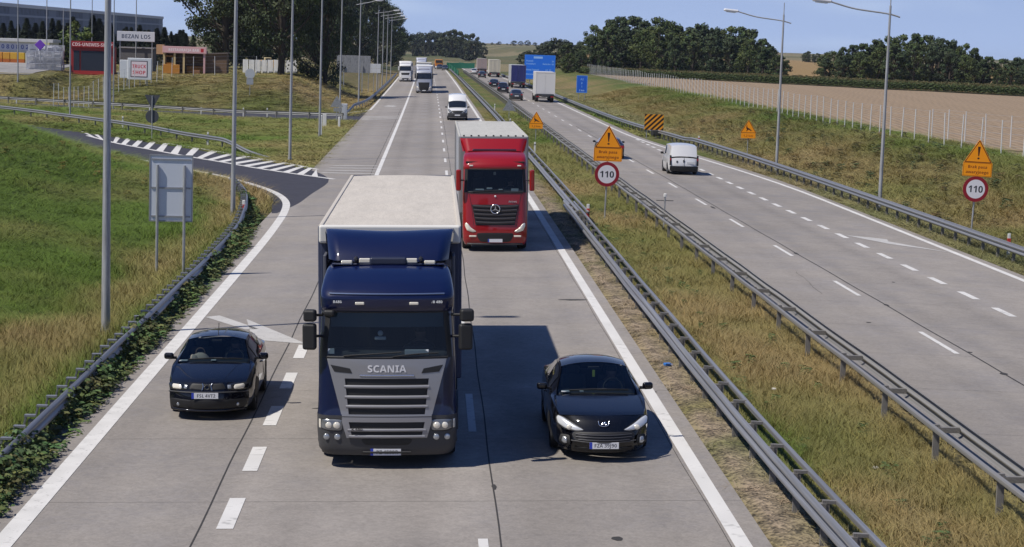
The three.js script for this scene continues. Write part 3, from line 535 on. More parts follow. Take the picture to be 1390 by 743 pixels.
// broadleaf tree, 10 m tall; crown from low to 10 m
function broadleaf(sd, { low = 1.2, rad = 3.6, blobs = 74, per = 78, leaf = .38, tone = [.034, .054, .014], shape = 1 }) {
  srand(sd); const leaves = [], limbs = [], trunkTop = lerp(low, 10, .55);
  limbs.push(tube([[0, -.6, 0], [rr(-.1, .1), low, rr(-.1, .1)], [rr(-.3, .3), trunkTop, rr(-.3, .3)]], .30, 8, 10));
  for (let i = 0; i < blobs; i++) {
    const t = Math.pow(rnd(), .85), hgt = lerp(low + .4, 9.3, t), prof = Math.sin(Math.PI * Math.pow(lerp(.12, .93, t), shape)), R = rad * prof * Math.sqrt(rr(.15, 1)), a = rr(0, 6.283);
    const bx = Math.cos(a) * R, bz = Math.sin(a) * R, br = rr(.5, 1.15) * (rad / 3.6) * (R > rad * prof * .75 ? .75 : 1.15) * (t > .9 ? .75 : 1), k = rr(.68, 1.30), hue = rr(-.12, .22), c0 = [tone[0] * k * (1 + hue), tone[1] * k, tone[2] * k * (1 - hue)];
    if (i % 3 === 0) limbs.push(tube([[rr(-.1, .1), lerp(low * .8, trunkTop * .8, t), rr(-.1, .1)], [bx * .5, lerp(low, hgt, .6), bz * .5], [bx, hgt, bz]], .07, 5, 5));
    for (let j = 0; j < per; j++) {
      const u = rr(-1, 1), f = rr(0, 6.283), s = Math.sqrt(1 - u * u), rad2 = br * Math.pow(rnd(), .38), nx = s * Math.cos(f), ny = u, nz = s * Math.sin(f), kk = rr(.8, 1.2);
      leaves.push({ x: bx + nx * rad2, y: hgt + ny * rad2 * .78, z: bz + nz * rad2, s: leaf * rr(.6, 1.25), nx: nx + rr(-.9, .9), ny: ny + rr(-.3, 1.0), nz: nz + rr(-.9, .9), c: c0.map(v => v * kk) });
    }
  }
  return { crown: leafCloud(leaves), trunk: merge(limbs) };
}
function spruce(sd, tone = [.014, .024, .014]) {
  srand(sd); const L = [];
  for (let i = 0; i < 2300; i++) { const t = Math.pow(rnd(), .8), h = 1 + 9 * t, tier = .72 + .28 * Math.abs(Math.sin(h * 2.4 + sd)), R = 2.1 * (1 - t) * tier * Math.sqrt(rr(.1, 1)) + .06, a = rr(0, 6.283), k = rr(.7, 1.3); L.push({ x: Math.cos(a) * R, y: h - R * .28, z: Math.sin(a) * R, s: rr(.3, .62), w: .16, nx: Math.cos(a) * .4 + rr(-.4, .4), ny: 1, nz: Math.sin(a) * .4 + rr(-.4, .4), c: tone.map(v => v * k) }); }
  return { crown: leafCloud(L), trunk: tube([[0, -.5, 0], [0, 5, 0], [0, 10, 0]], .12, 6, 6) };
}
const woodKinds = [broadleaf(101, { low: .2, tone: [.044, .070, .016] }), broadleaf(102, { rad: 3.1, low: .2, tone: [.034, .060, .017] }), broadleaf(103, { rad: 4.2, low: .3, tone: [.054, .080, .015] }), broadleaf(104, { rad: 3.4, low: .1, shape: .8, tone: [.036, .058, .020] })];
const bigKinds = [broadleaf(111, { blobs: 120, per: 130, leaf: .21, rad: 4.3, low: 1.0, tone: [.038, .058, .013] }), broadleaf(112, { blobs: 120, per: 130, leaf: .21, rad: 4.2, low: -.1, shape: .75, tone: [.032, .052, .014] })];
const farKinds = [broadleaf(121, { blobs: 44, per: 60, leaf: .62, rad: 4.2, low: -.2, tone: [.034, .048, .016] }), broadleaf(122, { blobs: 44, per: 60, leaf: .62, rad: 4.6, low: -.3, tone: [.03, .044, .02] })];
const spruceKinds = [spruce(131), spruce(132, [.018, .03, .013])];
function tree(name, kind, x, D, top, wide, label, group, y0 = T(x, D)) {
  const s = (top - y0) / 10, t = thing(name, label, 'tree', [x, y0 - .1, -D], rnd() * 6.283, group); t.scale.set(s * wide, s, s * wide);
  part('trunk', kind.trunk, MBark, t); part('crown', kind.crown, MLeaf, t); return t;
}
srand(61);
const WOOD = [[32.3, 472, 8.6], [35.8, 474, 9.4], [37.8, 456, 13.1], [41.8, 462, 14.8], [43.8, 457, 15.5], [46.7, 456, 15.6], [48.6, 449, 14.9], [51.2, 443, 15.2], [54.4, 448, 14.5], [57, 450, 13.7], [59.5, 449, 13.3], [61.7, 446, 14.6], [62.7, 431, 13.5], [67.1, 440, 13.6], [67.8, 428, 13.6], [69, 421, 13], [71.3, 417, 10.9], [73.6, 421, 9.6], [31, 446, 6.1], [34.4, 452, 6.9], [37.1, 449, 10.6], [39.7, 436, 12.7], [43.7, 444, 13], [47.4, 440, 12.3], [49.7, 429, 12.9], [52.9, 422, 10.8], [57.5, 427, 11.7], [59.8, 413, 11.5], [64.4, 419, 11.4], [67.2, 410, 10.7], [69.1, 403, 9], [72.7, 405, 7.1], [71.6, 399, 7.4],
  [84.0, 411, 7.4], [86.4, 417, 8.6], [86.4, 405, 9.6], [90.1, 412, 10.2], [93.2, 416, 10.6], [96.3, 417, 11.9], [96.5, 406, 12.2], [100.1, 411, 12.7], [105.3, 420, 13.3], [107.1, 416, 12.9], [108.2, 410, 12.6], [113.4, 420, 12.3], [114.2, 412, 11.2], [115.5, 408, 10.4], [119.1, 410, 8.6], [123.8, 415, 8.2], [125.2, 410, 8.8], [128.2, 412, 8.9], [130.2, 409, 9], [134.5, 413, 9.9], [135.6, 408, 9.7], [85.4, 401, 7.9], [89.4, 402, 8.5], [93.6, 403, 9.7], [95.1, 395, 10.4], [99.9, 398, 10.9], [104.3, 400, 10.6], [107.7, 399, 10.2], [111.2, 399, 8.7], [115.2, 400, 8], [117.4, 397, 6], [121.2, 400, 6.6], [123.3, 398, 7.2], [125, 394, 7.3], [128.2, 395, 7.8], [132.1, 397, 7.7], [135.2, 395, 7.8]];
WOOD.forEach(([x, D, top], i) => { const left = x < 79; tree('broadleaf_tree', woodKinds[(i * 7 + (i >> 2)) % 4], x, D, top + .25, rr(.8, 1.05) * (top < 9 ? 1.25 : 1), left ? 'dark broadleaf tree in the taller wood behind the corn strip' : 'dark broadleaf tree in the lower wood beyond the gap with tan field', left ? 'trees of the taller wood' : 'trees of the lower wood'); });
[[-30.7, 283, 21, 0], [-26.6, 290, 22, 1], [-20.4, 256, 22, 0], [-28.7, 450, 25, 1], [-25.3, 470, 25, 1], [-22.2, 500, 25, 1], [-20.4, 535, 24, 1], [-17.5, 575, 23, 1], [-13.6, 610, 19.8, 1], [-32.7, 330, 20, 1], [-33, 420, 24, 1], [-37, 390, 22, 0], [-29, 520, 25, 0], [-14.9, 263, 19, 1]].forEach(([x, D, top, k], i) => tree('broadleaf_tree', bigKinds[k], x, D, top, i === 8 ? .8 : i === 2 ? .78 : i === 13 ? .62 : .92, i === 0 ? 'huge tree with low crown beside the pink-fronted shop' : i === 8 ? 'tall tree closest to the road edge at the end of the tree row' : 'tall dense tree in the row above the left verge', i === 0 || i === 8 ? undefined : 'tall trees above the left verge'));
for (const [x, D, top] of [[-12.3, 1066, 12.2], [-9, 1100, 13.4], [-5.5, 1081, 12.9], [-1.5, 1106, 14.5], [2.4, 1109, 13.8], [5.8, 1047, 14.3], [8.9, 1041, 15.4], [13.2, 1132, 15.1], [16.1, 1069, 13.2], [19.7, 1066, 13.7], [24.9, 1150, 12.1], [26.6, 1092, 8.7], [-10.8, 1132, 8.8], [-3.4, 1092, 8.9], [3.7, 1110, 9.6], [10.8, 1057, 9.8], [18.1, 1110, 9.7], [-17, 1080, 12], [-22, 1100, 13]]) tree('broadleaf_tree', farKinds[x > 4 ? 0 : 1], x, D, top + .4, rr(.8, 1.0), 'grey green tree in the clump beyond the end of the road', 'trees beyond the end of the road');
for (const [x, D, top] of [[54.7, 2074, 6.8], [58.9, 2005, 8.6], [68, 2048, 10], [75.4, 2034, 8.3], [78.1, 1913, 11], [90.8, 2052, 11.2], [96.3, 2018, 12.1], [101.1, 1960, 10], [59, 1906, 6.4], [80.8, 2073, 7.7], [109.8, 1995, 8.7], [46, 2010, 7], [63, 1980, 8]]) tree('broadleaf_tree', farKinds[D > 2000 ? 0 : 1], x, D, top + 2, 1.6, 'small distant tree on the skyline above the pale fields', 'distant skyline trees');
for (const [x, D, top, w] of [[32.3, 560, 9.3, 1.1], [33.8, 540, 10.2, 1.1], [28.2, 585, 6.3, 1.5], [37, 545, 9.8, 1.1], [30.2, 530, 7, 1.3]]) tree('broadleaf_tree', farKinds[1], x, D, top, w, 'round dark tree behind the large blue direction board', 'trees behind the blue board');
for (const [x, D, top] of [[175.5, 900, 9.8], [178, 920, 9.3], [173.7, 880, 8.2], [181, 905, 9]]) tree('broadleaf_tree', farKinds[0], x, D, top, 1.3, 'pale distant tree seen through the gap between the woods', 'trees in the gap');
[[-64.3, 290, 8.4], [-62.7, 288, 8.8], [-62.1, 290, 8.3], [-59.8, 285, 9.2], [-61, 297, 8.6], [-58.3, 289, 8.9], [-55.9, 284, 9.3], [-56.7, 293, 9.1], [-53.9, 285, 8.7], [-54.4, 292, 9.7], [-51.6, 293, 10], [-51.7, 299, 9.6], [-50.5, 297, 8.6], [-48.5, 290, 9], [-47.6, 297, 8.2], [-46, 294, 8.4], [-44, 289, 8.8], [-42.1, 285, 8.1], [-42.1, 293, 8.3], [-40.9, 293, 8.6], [-40.7, 299, 8], [-39.9, 299, 7.7], [-37.7, 293, 7.8], [-36.1, 289, 7.6], [-63.5, 294, 7.6], [-57.3, 296, 8], [-53, 296, 7.8], [-46.8, 290, 7.2], [-66, 292, 8.6], ...Array.from({ length: 22 }, (_, i) => [-65 + i * 1.25 + .5 * Math.sin(i * 5), 302 + (i % 3) * 2, 7.4 + 1.1 * Math.sin(i * 2.3) ** 2])].forEach(([x, D, top], i) => tree('spruce_tree', spruceKinds[i % 2], x, D, top, rr(1.5, 2.3), 'dark spruce in the hedge row before the grey hall', 'spruces before the grey hall'));
tree('broadleaf_tree', broadleaf(141, { blobs: 30, per: 90, leaf: .5, rad: 4.6, low: .4, tone: [.065, .10, .014] }), -51.9, 282, 9.2, 1.1, 'bright green bushy tree behind the red kiosk roof');
// corn strip
{
  srand(71); const L = [];
  for (let k = 0; k < 9; k++) { const a = k * 2.4, h = .4 + k * .2; for (let s = 0; s < 2; s++) L.push({ x: Math.cos(a) * (.14 + .22 * s), y: h + .22 - .12 * s, z: Math.sin(a) * (.14 + .22 * s), s: .62, w: .10, nx: Math.cos(a) * .6 + rr(-.3, .3), ny: .9, nz: Math.sin(a) * .6 + rr(-.3, .3), c: [.052, .078, .016] }); }
  for (let k = 0; k < 3; k++) L.push({ x: 0, y: 2.25, z: 0, s: .4, w: .2, nx: rr(-1, 1), ny: .3, nz: rr(-1, 1), c: [.17, .14, .055] });
  const g = leafCloud(L), pts = [];
  for (let x = 34; x < 122; x += .32) { const D0 = 318 + (98.5 - x) * 1.83; for (let r = 0; r < 26; r++) { const D = D0 + r * (r < 8 ? .8 : 1.6) + rr(-.2, .2) - (r >= 8 ? 6.4 : 0); if (r > 8 && rnd() < .35) continue; pts.push([x + rr(-.15, .15), D]); } }
  const im = new THREE.InstancedMesh(g, MLeaf, pts.length), o = new THREE.Object3D();
  pts.forEach(([x, D], i) => { o.position.set(x, T(x, D), -D); o.rotation.y = rnd() * 6.28; o.scale.set(1.2, rr(.58, .76), 1.2); o.updateMatrix(); im.setMatrixAt(i, o.matrix); });
  im.name = 'corn_crop'; scene.add(im); tag(im, 'strip of green corn between ploughed field and dark woods', 'corn', null, 'stuff');
}
// ---------------------------------------------------------------- truck stop on the left
const signMat = (w, h, draw, rough = .6) => plateMat(w, h, draw);
{ // big hall
  const A = [-72.5, 318], B = [-67.8, 482], dx = B[0] - A[0], dz = -(B[1] - A[1]), len = Math.hypot(dx, dz), ang = Math.atan2(-dz, dx);
  const t = thing('hall', 'long grey blue metal hall with white roof edge behind the spruces', 'building', [A[0], 2.4, -A[1]], ang);
  const MH = mat([.20, .235, .32], .6, .2, { map: zincTex }), MH2 = mat([.245, .28, .36], .6, .2);
  for (let i = 0; i < 28; i++) part('wall_panel', box(len / 28 - .05, 9.0, .2, (i + .5) * len / 28, 4.4, 0), i % 5 === 2 ? MH2 : MH, t);
  part('roof_edge', box(len + .6, .6, .5, len / 2, 9.1, 0), mat([.72, .73, .75], .6), t);
  part('wall_band', box(len, .35, .26, len / 2, 7.4, .02), mat([.34, .38, .46], .6), t);
  part('core', box(len - .6, 8.6, 24, len / 2, 4.3, 12.2 * (Math.cos(ang) > 0 ? -1 : 1)), MH, t);
  part('end_wall', box(.3, 9.0, 24, len - .05, 4.4, -12), MH2, t);
}
const yk = x => T(x, 240);
{ // red kiosk
  const W = 5.2, x = -42.3, D = 240, y = T(x, D), t = thing('kiosk', 'red shop kiosk with dark shutters and white lettering on top', 'kiosk', [x, y, -D], .06);
  const MRd = mat([.33, .022, .024], .55), MSh = mat([.028, .036, .058], .5, .2);
  part('body', [rbox(W, 3.5, 3, .05, 0, 1.75, -1.5)], MRd, t);
  for (const [a, b] of [[-2.2, .75], [-1.38, 3.1]].map(v => v)) part('shutter', rbox(b === .75 ? .72 : 2.95, 2.45, .08, .02, b === .75 ? -1.93 : .1, 1.72, .03), MSh, t);
  part('plinth', box(W + .05, .45, .12, 0, .28, .05), mat([.42, .03, .03], .5), t);
  part('sign_board', rbox(W + .15, .78, .25, .04, 0, 3.72, .1), mat([.36, .02, .024], .5), t);
  part('lettering', new THREE.PlaneGeometry(W - .1, .66).translate(0, 3.72, .235), plateMat(1024, 130, (c, w, h) => { c.fillStyle = '#9d1c22'; c.fillRect(0, 0, w, h); c.fillStyle = '#f7dfdc'; c.font = 'bold 112px sans-serif'; c.textAlign = 'center'; c.fillText('CDS-UNIWIS-SHOP', w / 2, 104, w - 20); }), t);
  part('roof', box(W + .1, .1, 3.1, 0, 3.52, -1.5), MSh, t);
}
{ // long white roof sign
  const x = -37.9, D = 246, y = T(x, D), t = thing('roof_sign', 'long white lettered sign board above the dark shed', 'sign', [x, y, -D], .05);
  part('board', [rbox(4.7, 1.25, .15, .03, 0, 4.55, 0)], mat([.7, .7, .72], .5), t);
  part('lettering', new THREE.PlaneGeometry(4.6, 1.15).translate(0, 4.55, .08), plateMat(512, 128, (c, w, h) => { c.fillStyle = '#dcdce0'; c.fillRect(0, 0, w, h); c.fillStyle = '#4a5368'; c.font = 'bold 78px sans-serif'; c.textAlign = 'center'; c.fillText('BEZAN LOS', w / 2, 92, w - 30); }), t);
  for (const s of [-2, 2]) part('post', box(.14, 4.2, .14, s, 2, -.15), MGal, t);
  const x2 = -38.2, D2 = 248.5; const sh = thing('shed', 'dark shed under the long white sign', 'shed', [x2, T(x2, D2), -D2]); part('wall', box(4.2, 3.1, 3, 0, 1.5, -1.5), mat([.13, .125, .13], .8), sh); part('roof', box(4.5, .14, 3.3, 0, 3.12, -1.5), mat([.3, .28, .28], .7), sh);
}
{ // square truck shop sign
  const x = -34.6, D = 226, y = T(x, D), t = thing('shop_sign', 'square white sign box with two lines of red lettering', 'sign', [x, y, -D], .05);
  const b = part('box', [rbox(2.75, 2.5, .55, .05, .25, 2.05, 0), rbox(.95, 2.1, .5, .04, -1.55, 2.0, -.05)], mat([.70, .72, .75], .5), t);
  part('lettering', new THREE.PlaneGeometry(1.95, 1.9).translate(.2, 2.05, .285), plateMat(256, 250, (c, w, h) => { c.fillStyle = '#f0dfe3'; c.fillRect(0, 0, w, h); c.strokeStyle = '#3d2f3d'; c.lineWidth = 12; c.strokeRect(6, 6, w - 12, h - 12); c.fillStyle = '#cf3346'; c.font = 'bold 76px sans-serif'; c.textAlign = 'center'; c.fillText('TRUCK', w / 2, 112, w - 46); c.fillText('SHOP', w / 2, 204, w - 46); }), b);
  for (const s of [-1.2, 1.1]) part('leg', box(.12, 1.2, .12, s, .4, 0), MGal, t);
}
{ // orange shop with pink front board
  const x = -31.6, D = 244, y = T(x, D), t = thing('shop', 'orange shop with dark openings and pink board under the huge tree', 'shop', [x, y, -D], .04);
  const MO = mat([.52, .22, .03], .7), MCr = mat([.62, .47, .24], .7), MPk = mat([.66, .40, .40], .6);
  part('body', [box(5.0, 2.9, .12, .2, 1.45, -3.2), box(.12, 2.9, 3, -2.3, 1.45, -1.7), box(.12, 2.9, 3, 2.7, 1.45, -1.7), box(5.0, .1, 3, .2, .03, -1.7), box(5.1, .14, 3.2, .2, 2.9, -1.7), box(.1, 2.8, 2.6, -.05, 1.4, -1.9)], mat([.30, .19, .11], .9), t);
  part('counter', [rbox(2.1, 1.15, .3, .04, -1.55, .58, -.12)], MO, t);
  for (const s of [-2.45, -1.15, .0, 2.55]) part('pillar', box(.24, 2.6, .26, s, 1.3, -.15), s > 2 ? MPk : MCr, t);
  part('window_frame', [box(1.0, .1, .12, -1.8, 1.3, -.15), box(1.0, .1, .12, -1.8, 2.2, -.15)], MO, t);
  part('inner_counter', rbox(2.2, 1.0, .6, .04, 1.3, .5, -2.2), MO, t); part('shelf', [box(2.3, .06, .4, 1.3, 1.5, -2.9), box(2.3, .06, .4, 1.3, 2.1, -2.9)], MCr, t); part('crate', rbox(.9, .5, .5, .03, 1.6, .3, .05), mat([.25, .12, .05], .8), t);
  part('front_board', [rbox(5.5, .85, .2, .03, .1, 3.02, .0)], MPk, t);
  part('lettering', new THREE.PlaneGeometry(5.3, .7).translate(.1, 3.02, .105), plateMat(512, 70, (c, w, h) => { c.fillStyle = '#e3b4b4'; c.fillRect(0, 0, w, h); c.fillStyle = '#f3e8ea'; c.font = 'bold 46px sans-serif'; c.fillText('RESTAURACJA BAR', 60, 52, 370); c.fillStyle = '#c03038'; c.fillRect(450, 12, 36, 46); }), t);
  part('side_wall', box(.9, 1.2, 2, -3.0, 3.0, -1.2), mat([.55, .33, .18], .8), t);
  const s = thing('shed', 'brown wooden shed in deep shade beside the orange shop', 'shed', [-27.6, T(-27.6, 246), -246]); part('wall', box(2.6, 2.6, 2.4, 0, 1.2, 0), mat([.15, .095, .06], .9), s); part('roof', box(2.9, .15, 2.8, 0, 2.55, 0, 0, 0, .06), mat([.16, .13, .11], .9), s);
}
{ // white fence panels under the tree
  for (let i = 0; i < 9; i++) { const x = -25.6 + i * .78, D = 262 + i * .6, t = thing('fence_panel', 'pale upright board fence panel under the huge tree', 'fence', [x, T(x, D), -D], -.6, 'pale board fence under the tree'); for (let k = 0; k < 4; k++) part('board', box(.2, 1.9, .03, -.36 + k * .24, .95, 0), mat([.52, .53, .55], .7), t); part('rail', box(1, .08, .05, 0, .5, -.04), mat([.4, .4, .42], .7), t); }
  const x = -22.4, D = 268, t = thing('digger', 'yellow construction machine behind the trees', 'machine', [x, T(x, D), -D], .2);
  const MY = mat([.75, .36, .015], .5), MB = mat([.02, .02, .02], .8);
  part('body', [rbox(1.7, 1.0, 1.5, .1, .35, 1.25, 0)], MY, t); const cab = part('cab', [rbox(.9, 1.1, 1.1, .06, -.75, 1.6, 0)], mat([.6, .5, .3], .5), t); part('window', rbox(.6, .55, .05, .02, -.75, 1.75, .56), MB, cab);
  for (const s of [-.7, .8]) part('wheel', cyl(.45, .45, .4, 16, s, .45, .75, 'z'), MB, t); part('boom', tube([[-.9, 1.2, .3], [-1.8, 1.7, .3], [-2.3, .6, .3]], .12, 6), MY, t);
}
{ // white building with blue numbers, yellow goods
  const x = -57.2, D = 266, y = T(x, D), t = thing('station_building', 'low pale service building with lettered front behind the yard', 'building', [x, y, -D]);
  const MW = mat([.66, .66, .62], .7), MYw = mat([.62, .60, .30], .7);
  part('wall', [box(9.5, 3.0, 5, 0, 1.5, -2.6)], MW, t); part('roof', box(10, .4, 5.6, 0, 3.2, -2.5), mat([.6, .6, .6], .7), t); part('end_pillar', box(.8, 3.0, .5, 4.1, 1.5, .05), MYw, t);
  part('lettering', new THREE.PlaneGeometry(7.2, .95).translate(-.2, 2.3, -.09), plateMat(512, 68, (c, w, h) => { c.fillStyle = '#d9d9e6'; c.fillRect(0, 0, w, h); c.fillStyle = '#5a66a8'; c.font = 'bold 58px sans-serif'; c.textAlign = 'center'; c.fillText('0 8 0 8 0 2', w / 2, 54); }), t);
  part('dark_opening', box(1.3, 1.7, .1, 2.9, .85, -.06), mat([.05, .02, .015], .8), t);
  for (let i = 0; i < 4; i++) { const bx = -58.6 + i * .98, bD = 262, o = thing('goods_stand', 'orange goods stand before the pale service building', 'stand', [bx, T(bx, bD), -bD], 0, 'orange goods stands'); part('shelf', rbox(.9, .9, .7, .05, 0, .95, 0), mat([.6, .26 + i * .04, .03], .6), o); part('base', box(.9, .5, .7, 0, .25, 0), mat([.45, .12, .02], .7), o); }
  const vx = -51.6, vD = 258, v = thing('parked_van', 'white van parked behind the stacked wire crates', 'van', [vx, T(vx, vD), -vD]);
  part('body', [rbox(2.0, 2.1, 4.6, .25, 0, 1.45, -2), rbox(1.95, .9, 1.0, .25, 0, .9, .6)], mat([.68, .68, .7], .4), v); part('windscreen', rbox(1.6, .65, .06, .03, 0, 1.85, .32, -.3), mat([.03, .035, .05], .2), v); for (const s of [-.85, .85]) part('wheel', cyl(.35, .35, .22, 14, s, .35, .5, 'x'), mat([.02, .02, .02], .8), v);
  const yard = T(-52, 236);
  struct('yard', grid(10, 10, (u, v2) => { const X = lerp(-76, -47.2, u), DD = lerp(226.5, 262, v2); return [X, T(X, DD) + .06, -DD]; }), mat([.30, .29, .28], .9, 0, { map: asphaltTex }));
}
{ // stacked wire crates
  const MC = mat([.52, .53, .57], .6, .3); srand(81);
  const mk = () => { const g = []; const w = 1.02, h = .72, d = .8; for (const z of [-d / 2, d / 2]) { for (let i = 0; i <= 7; i++) g.push(box(.035, h, .035, -w / 2 + i * w / 7, h / 2, z)); for (let j = 0; j <= 4; j++) g.push(box(w, .03, .03, 0, j * h / 4, z)); } for (const x of [-w / 2, w / 2]) for (let i = 0; i <= 5; i++) g.push(box(.03, h, .03, x, h / 2, -d / 2 + i * d / 5)); return merge(g); };
  const cg = mk(), load = rbox(.86, .5, .66, .06, 0, .3, 0), cols = [[.38, .39, .42], [.25, .26, .30], [.50, .50, .52], [.20, .21, .26]].map(c => mat(c, .7));
  for (let i = 0; i < 4; i++) for (let r = 0; r < 2; r++) for (let k = 0; k < (r ? 4 : 3); k++) {
    const x = -49.6 + i * 1.08 + rr(-.05, .05), D = 239 + r * 1.1, y = T(x, D) + k * .76 + .05, t = thing('wire_crate', 'grey wire crate stacked beside the red kiosk', 'crate', [x, y, -D], rr(-.05, .05), 'stacked wire crates');
    part('cage', cg, MC, t); { const lo = part('load', load, cols[Math.floor(rnd() * 4)], t); lo.scale.set(rr(.5, .95), rr(.3, .95), rr(.6, .9)); } part('pallet', box(1.02, .06, .8, 0, .0, 0), MC, t);
  }
  const x = -48.2, D = 237.5, y = T(x, D), p = thing('shop_sign', 'purple diamond shaped sign above the stacked wire crates', 'sign', [x, y, -D]);
  part('plate', rbox(.95, .95, .1, .12, 0, 3.1, .05, 0, 0, Math.PI / 4), mat([.16, .045, .45], .6), p); part('post', cyl(.05, .05, 3.2, 8, 0, 1.5, -.05), MGal, p);
}
// ---------------------------------------------------------------- vehicles
const MGlass = new THREE.MeshPhysicalMaterial({ color: lin(.38, .45, .48), transmission: 1, thickness: 0, roughness: .02, ior: 1.5, side: THREE.DoubleSide });
const MDarkGlass = new THREE.MeshPhysicalMaterial({ color: lin(.012, .014, .018), roughness: .05, clearcoat: 1, side: THREE.DoubleSide });
const MBlack = mat([.012, .012, .013], .6), MPlas = mat([.045, .045, .048], .55), MRub = mat([.018, .018, .019], .85), MInt = mat([.022, .022, .024], .9), MInt2 = mat([.06, .058, .056], .9);
const MChrome = mat([.75, .76, .78], .18, 1), MRim = mat([.45, .46, .48], .35, .8), MLens = new THREE.MeshPhysicalMaterial({ color: lin(.40, .42, .44), roughness: .22, metalness: .5, clearcoat: 1 });
const MLensW = new THREE.MeshPhysicalMaterial({ color: lin(.85, .80, .68), roughness: .15, metalness: .2, clearcoat: 1 }), MAmber = mat([.55, .17, .01], .3), MRed = mat([.33, .012, .012], .3), MWhiteThing = mat([.75, .76, .76], .7);
const MLensD = new THREE.MeshPhysicalMaterial({ color: lin(.20, .21, .22), roughness: .25, metalness: .5, clearcoat: 1 });
const plateTex = txt => plateMat(256, 56, (c, w, h) => { c.fillStyle = '#d9dade'; c.fillRect(0, 0, w, h); c.fillStyle = '#2a3fae'; c.fillRect(0, 0, 24, h); c.fillStyle = '#3a3d46'; c.font = 'bold 44px sans-serif'; c.textAlign = 'center'; c.fillText(txt, w / 2 + 12, 44, w - 44); });
const wheelGeo = (() => { const m = {}; return (r, w) => m[r + '_' + w] ??= { t: (() => { const p = []; for (const [a, b] of [[.62, -.5], [.95, -.5], [1, -.36], [1, .36], [.95, .5], [.62, .5]]) p.push(new THREE.Vector2(a * r, b * w)); return new THREE.LatheGeometry(p, 28).rotateZ(Math.PI / 2); })(), r: merge([new THREE.LatheGeometry([[.63, .42], [.56, .30], [.30, .34], [.16, .40], [0, .40]].map(([a, b]) => new THREE.Vector2(a * r, b * w)), 24).rotateZ(-Math.PI / 2), cyl(.64 * r, .64 * r, w * .7, 24, 0, 0, 0, 'x')]) }; })();
function wheel(parent, x, y, z, r, w) { const g = wheelGeo(r, w), o = part('wheel', g.t, MRub, parent); o.position.set(x, y, z); if (x < 0) o.rotation.y = Math.PI; part('rim', g.r, MRim, o); return o; }
// a seated person from the hips up (about 0.9 m), facing +z
const bust = (() => {
  const mc = new MarchingCubes(60, MBlack, false, false, 60000), S = 60, half = .62;
  const bones = [[[0, .12, -.05], [0, .50, -.08], .16, .18], [[-.16, .50, -.08], [.16, .50, -.08], .085, .085], [[0, .52, -.08], [0, .66, -.05], .06, .055], [[0, .74, -.03], [0, .80, -.03], .095, .10], [[-.2, .50, -.08], [-.25, .25, .06], .06, .05], [[-.25, .25, .06], [-.15, .30, .34], .048, .038], [[.2, .50, -.08], [.25, .25, .06], .06, .05], [[.25, .25, .06], [.15, .30, .34], .048, .038], [[-.15, .30, .34], [-.12, .33, .42], .04, .035], [[.15, .30, .34], [.12, .33, .42], .04, .035], [[-.1, .1, -.02], [-.13, .08, .4], .09, .075], [[.1, .1, -.02], [.13, .08, .4], .09, .075]];
  const d3 = (p, [a, b, r0, r1]) => { const ax = p[0] - a[0], ay = p[1] - a[1], az = p[2] - a[2], bx = b[0] - a[0], by = b[1] - a[1], bz = b[2] - a[2], t = clamp((ax * bx + ay * by + az * bz) / (bx * bx + by * by + bz * bz)); return Math.hypot(ax - bx * t, ay - by * t, az - bz * t) - lerp(r0, r1, t); };
  const P = (i, j, k) => [(i - S / 2) / (S / 2) * half, (j - S / 2) / (S / 2) * half + .45, (k - S / 2) / (S / 2) * half + .1];
  for (let k = 0; k < S; k++) for (let j = 0; j < S; j++) for (let i = 0; i < S; i++) { const p = P(i, j, k); let d = 9; for (const b of bones) { const e = d3(p, b), h = clamp(.5 + .5 * (e - d) / .035); d = lerp(e, d, h) - .035 * h * (1 - h); } mc.field[i + j * S + k * S * S] = -d; }
  mc.isolation = 0; mc.update();
  const n = mc.count, pos = mc.positionArray.slice(0, n * 3), nor = mc.normalArray.slice(0, n * 3), col = new Float32Array(n * 3);
  for (let i = 0; i < n; i++) { const x = pos[i * 3] *= half, y = pos[i * 3 + 1] = pos[i * 3 + 1] * half + .45, z = pos[i * 3 + 2] = pos[i * 3 + 2] * half + .1; const skin = y > .60 || z > .33, hair = y > .80 || (y > .7 && z < -.06); col.set(hair ? [.03, .02, .015] : skin ? [.42, .26, .18] : [.10, .11, .14], i * 3); }
  const g = new THREE.BufferGeometry(); g.setAttribute('position', new THREE.BufferAttribute(pos, 3)); g.setAttribute('normal', new THREE.BufferAttribute(nor, 3)); g.setAttribute('color', new THREE.BufferAttribute(col, 3)); return g;
})();
const MPerson = mat(0xffffff, .8, 0, { vertexColors: true });
function driver(veh, x, y, z, label) { const o = single('person', bust, MPerson, label, 'person', 'drivers'); veh.updateMatrixWorld(); o.position.copy(veh.localToWorld(V(x, y, z))); o.quaternion.copy(veh.quaternion); }
const place = (t, x, D) => { const X = x - bend(D); t.position.set(x, laneY(X) + .008, -D); t.rotation.z = X < 8 ? Math.atan(S1) : -Math.atan(.012); return t; };
const sunny = (o, tiltX) => o;
import { TextGeometry } from 'three/addons/geometries/TextGeometry.js';
import { FontLoader } from 'three/addons/loaders/FontLoader.js';
const font = await new FontLoader().loadAsync('fonts/droid/droid_sans_bold.typeface.json');
const text3 = (s, size, depth, widen = 1) => { const g = new TextGeometry(s, { font, size, depth, curveSegments: 4 }); g.computeBoundingBox(); g.translate(-g.boundingBox.max.x / 2, 0, 0); g.scale(widen, 1, 1); return g; };

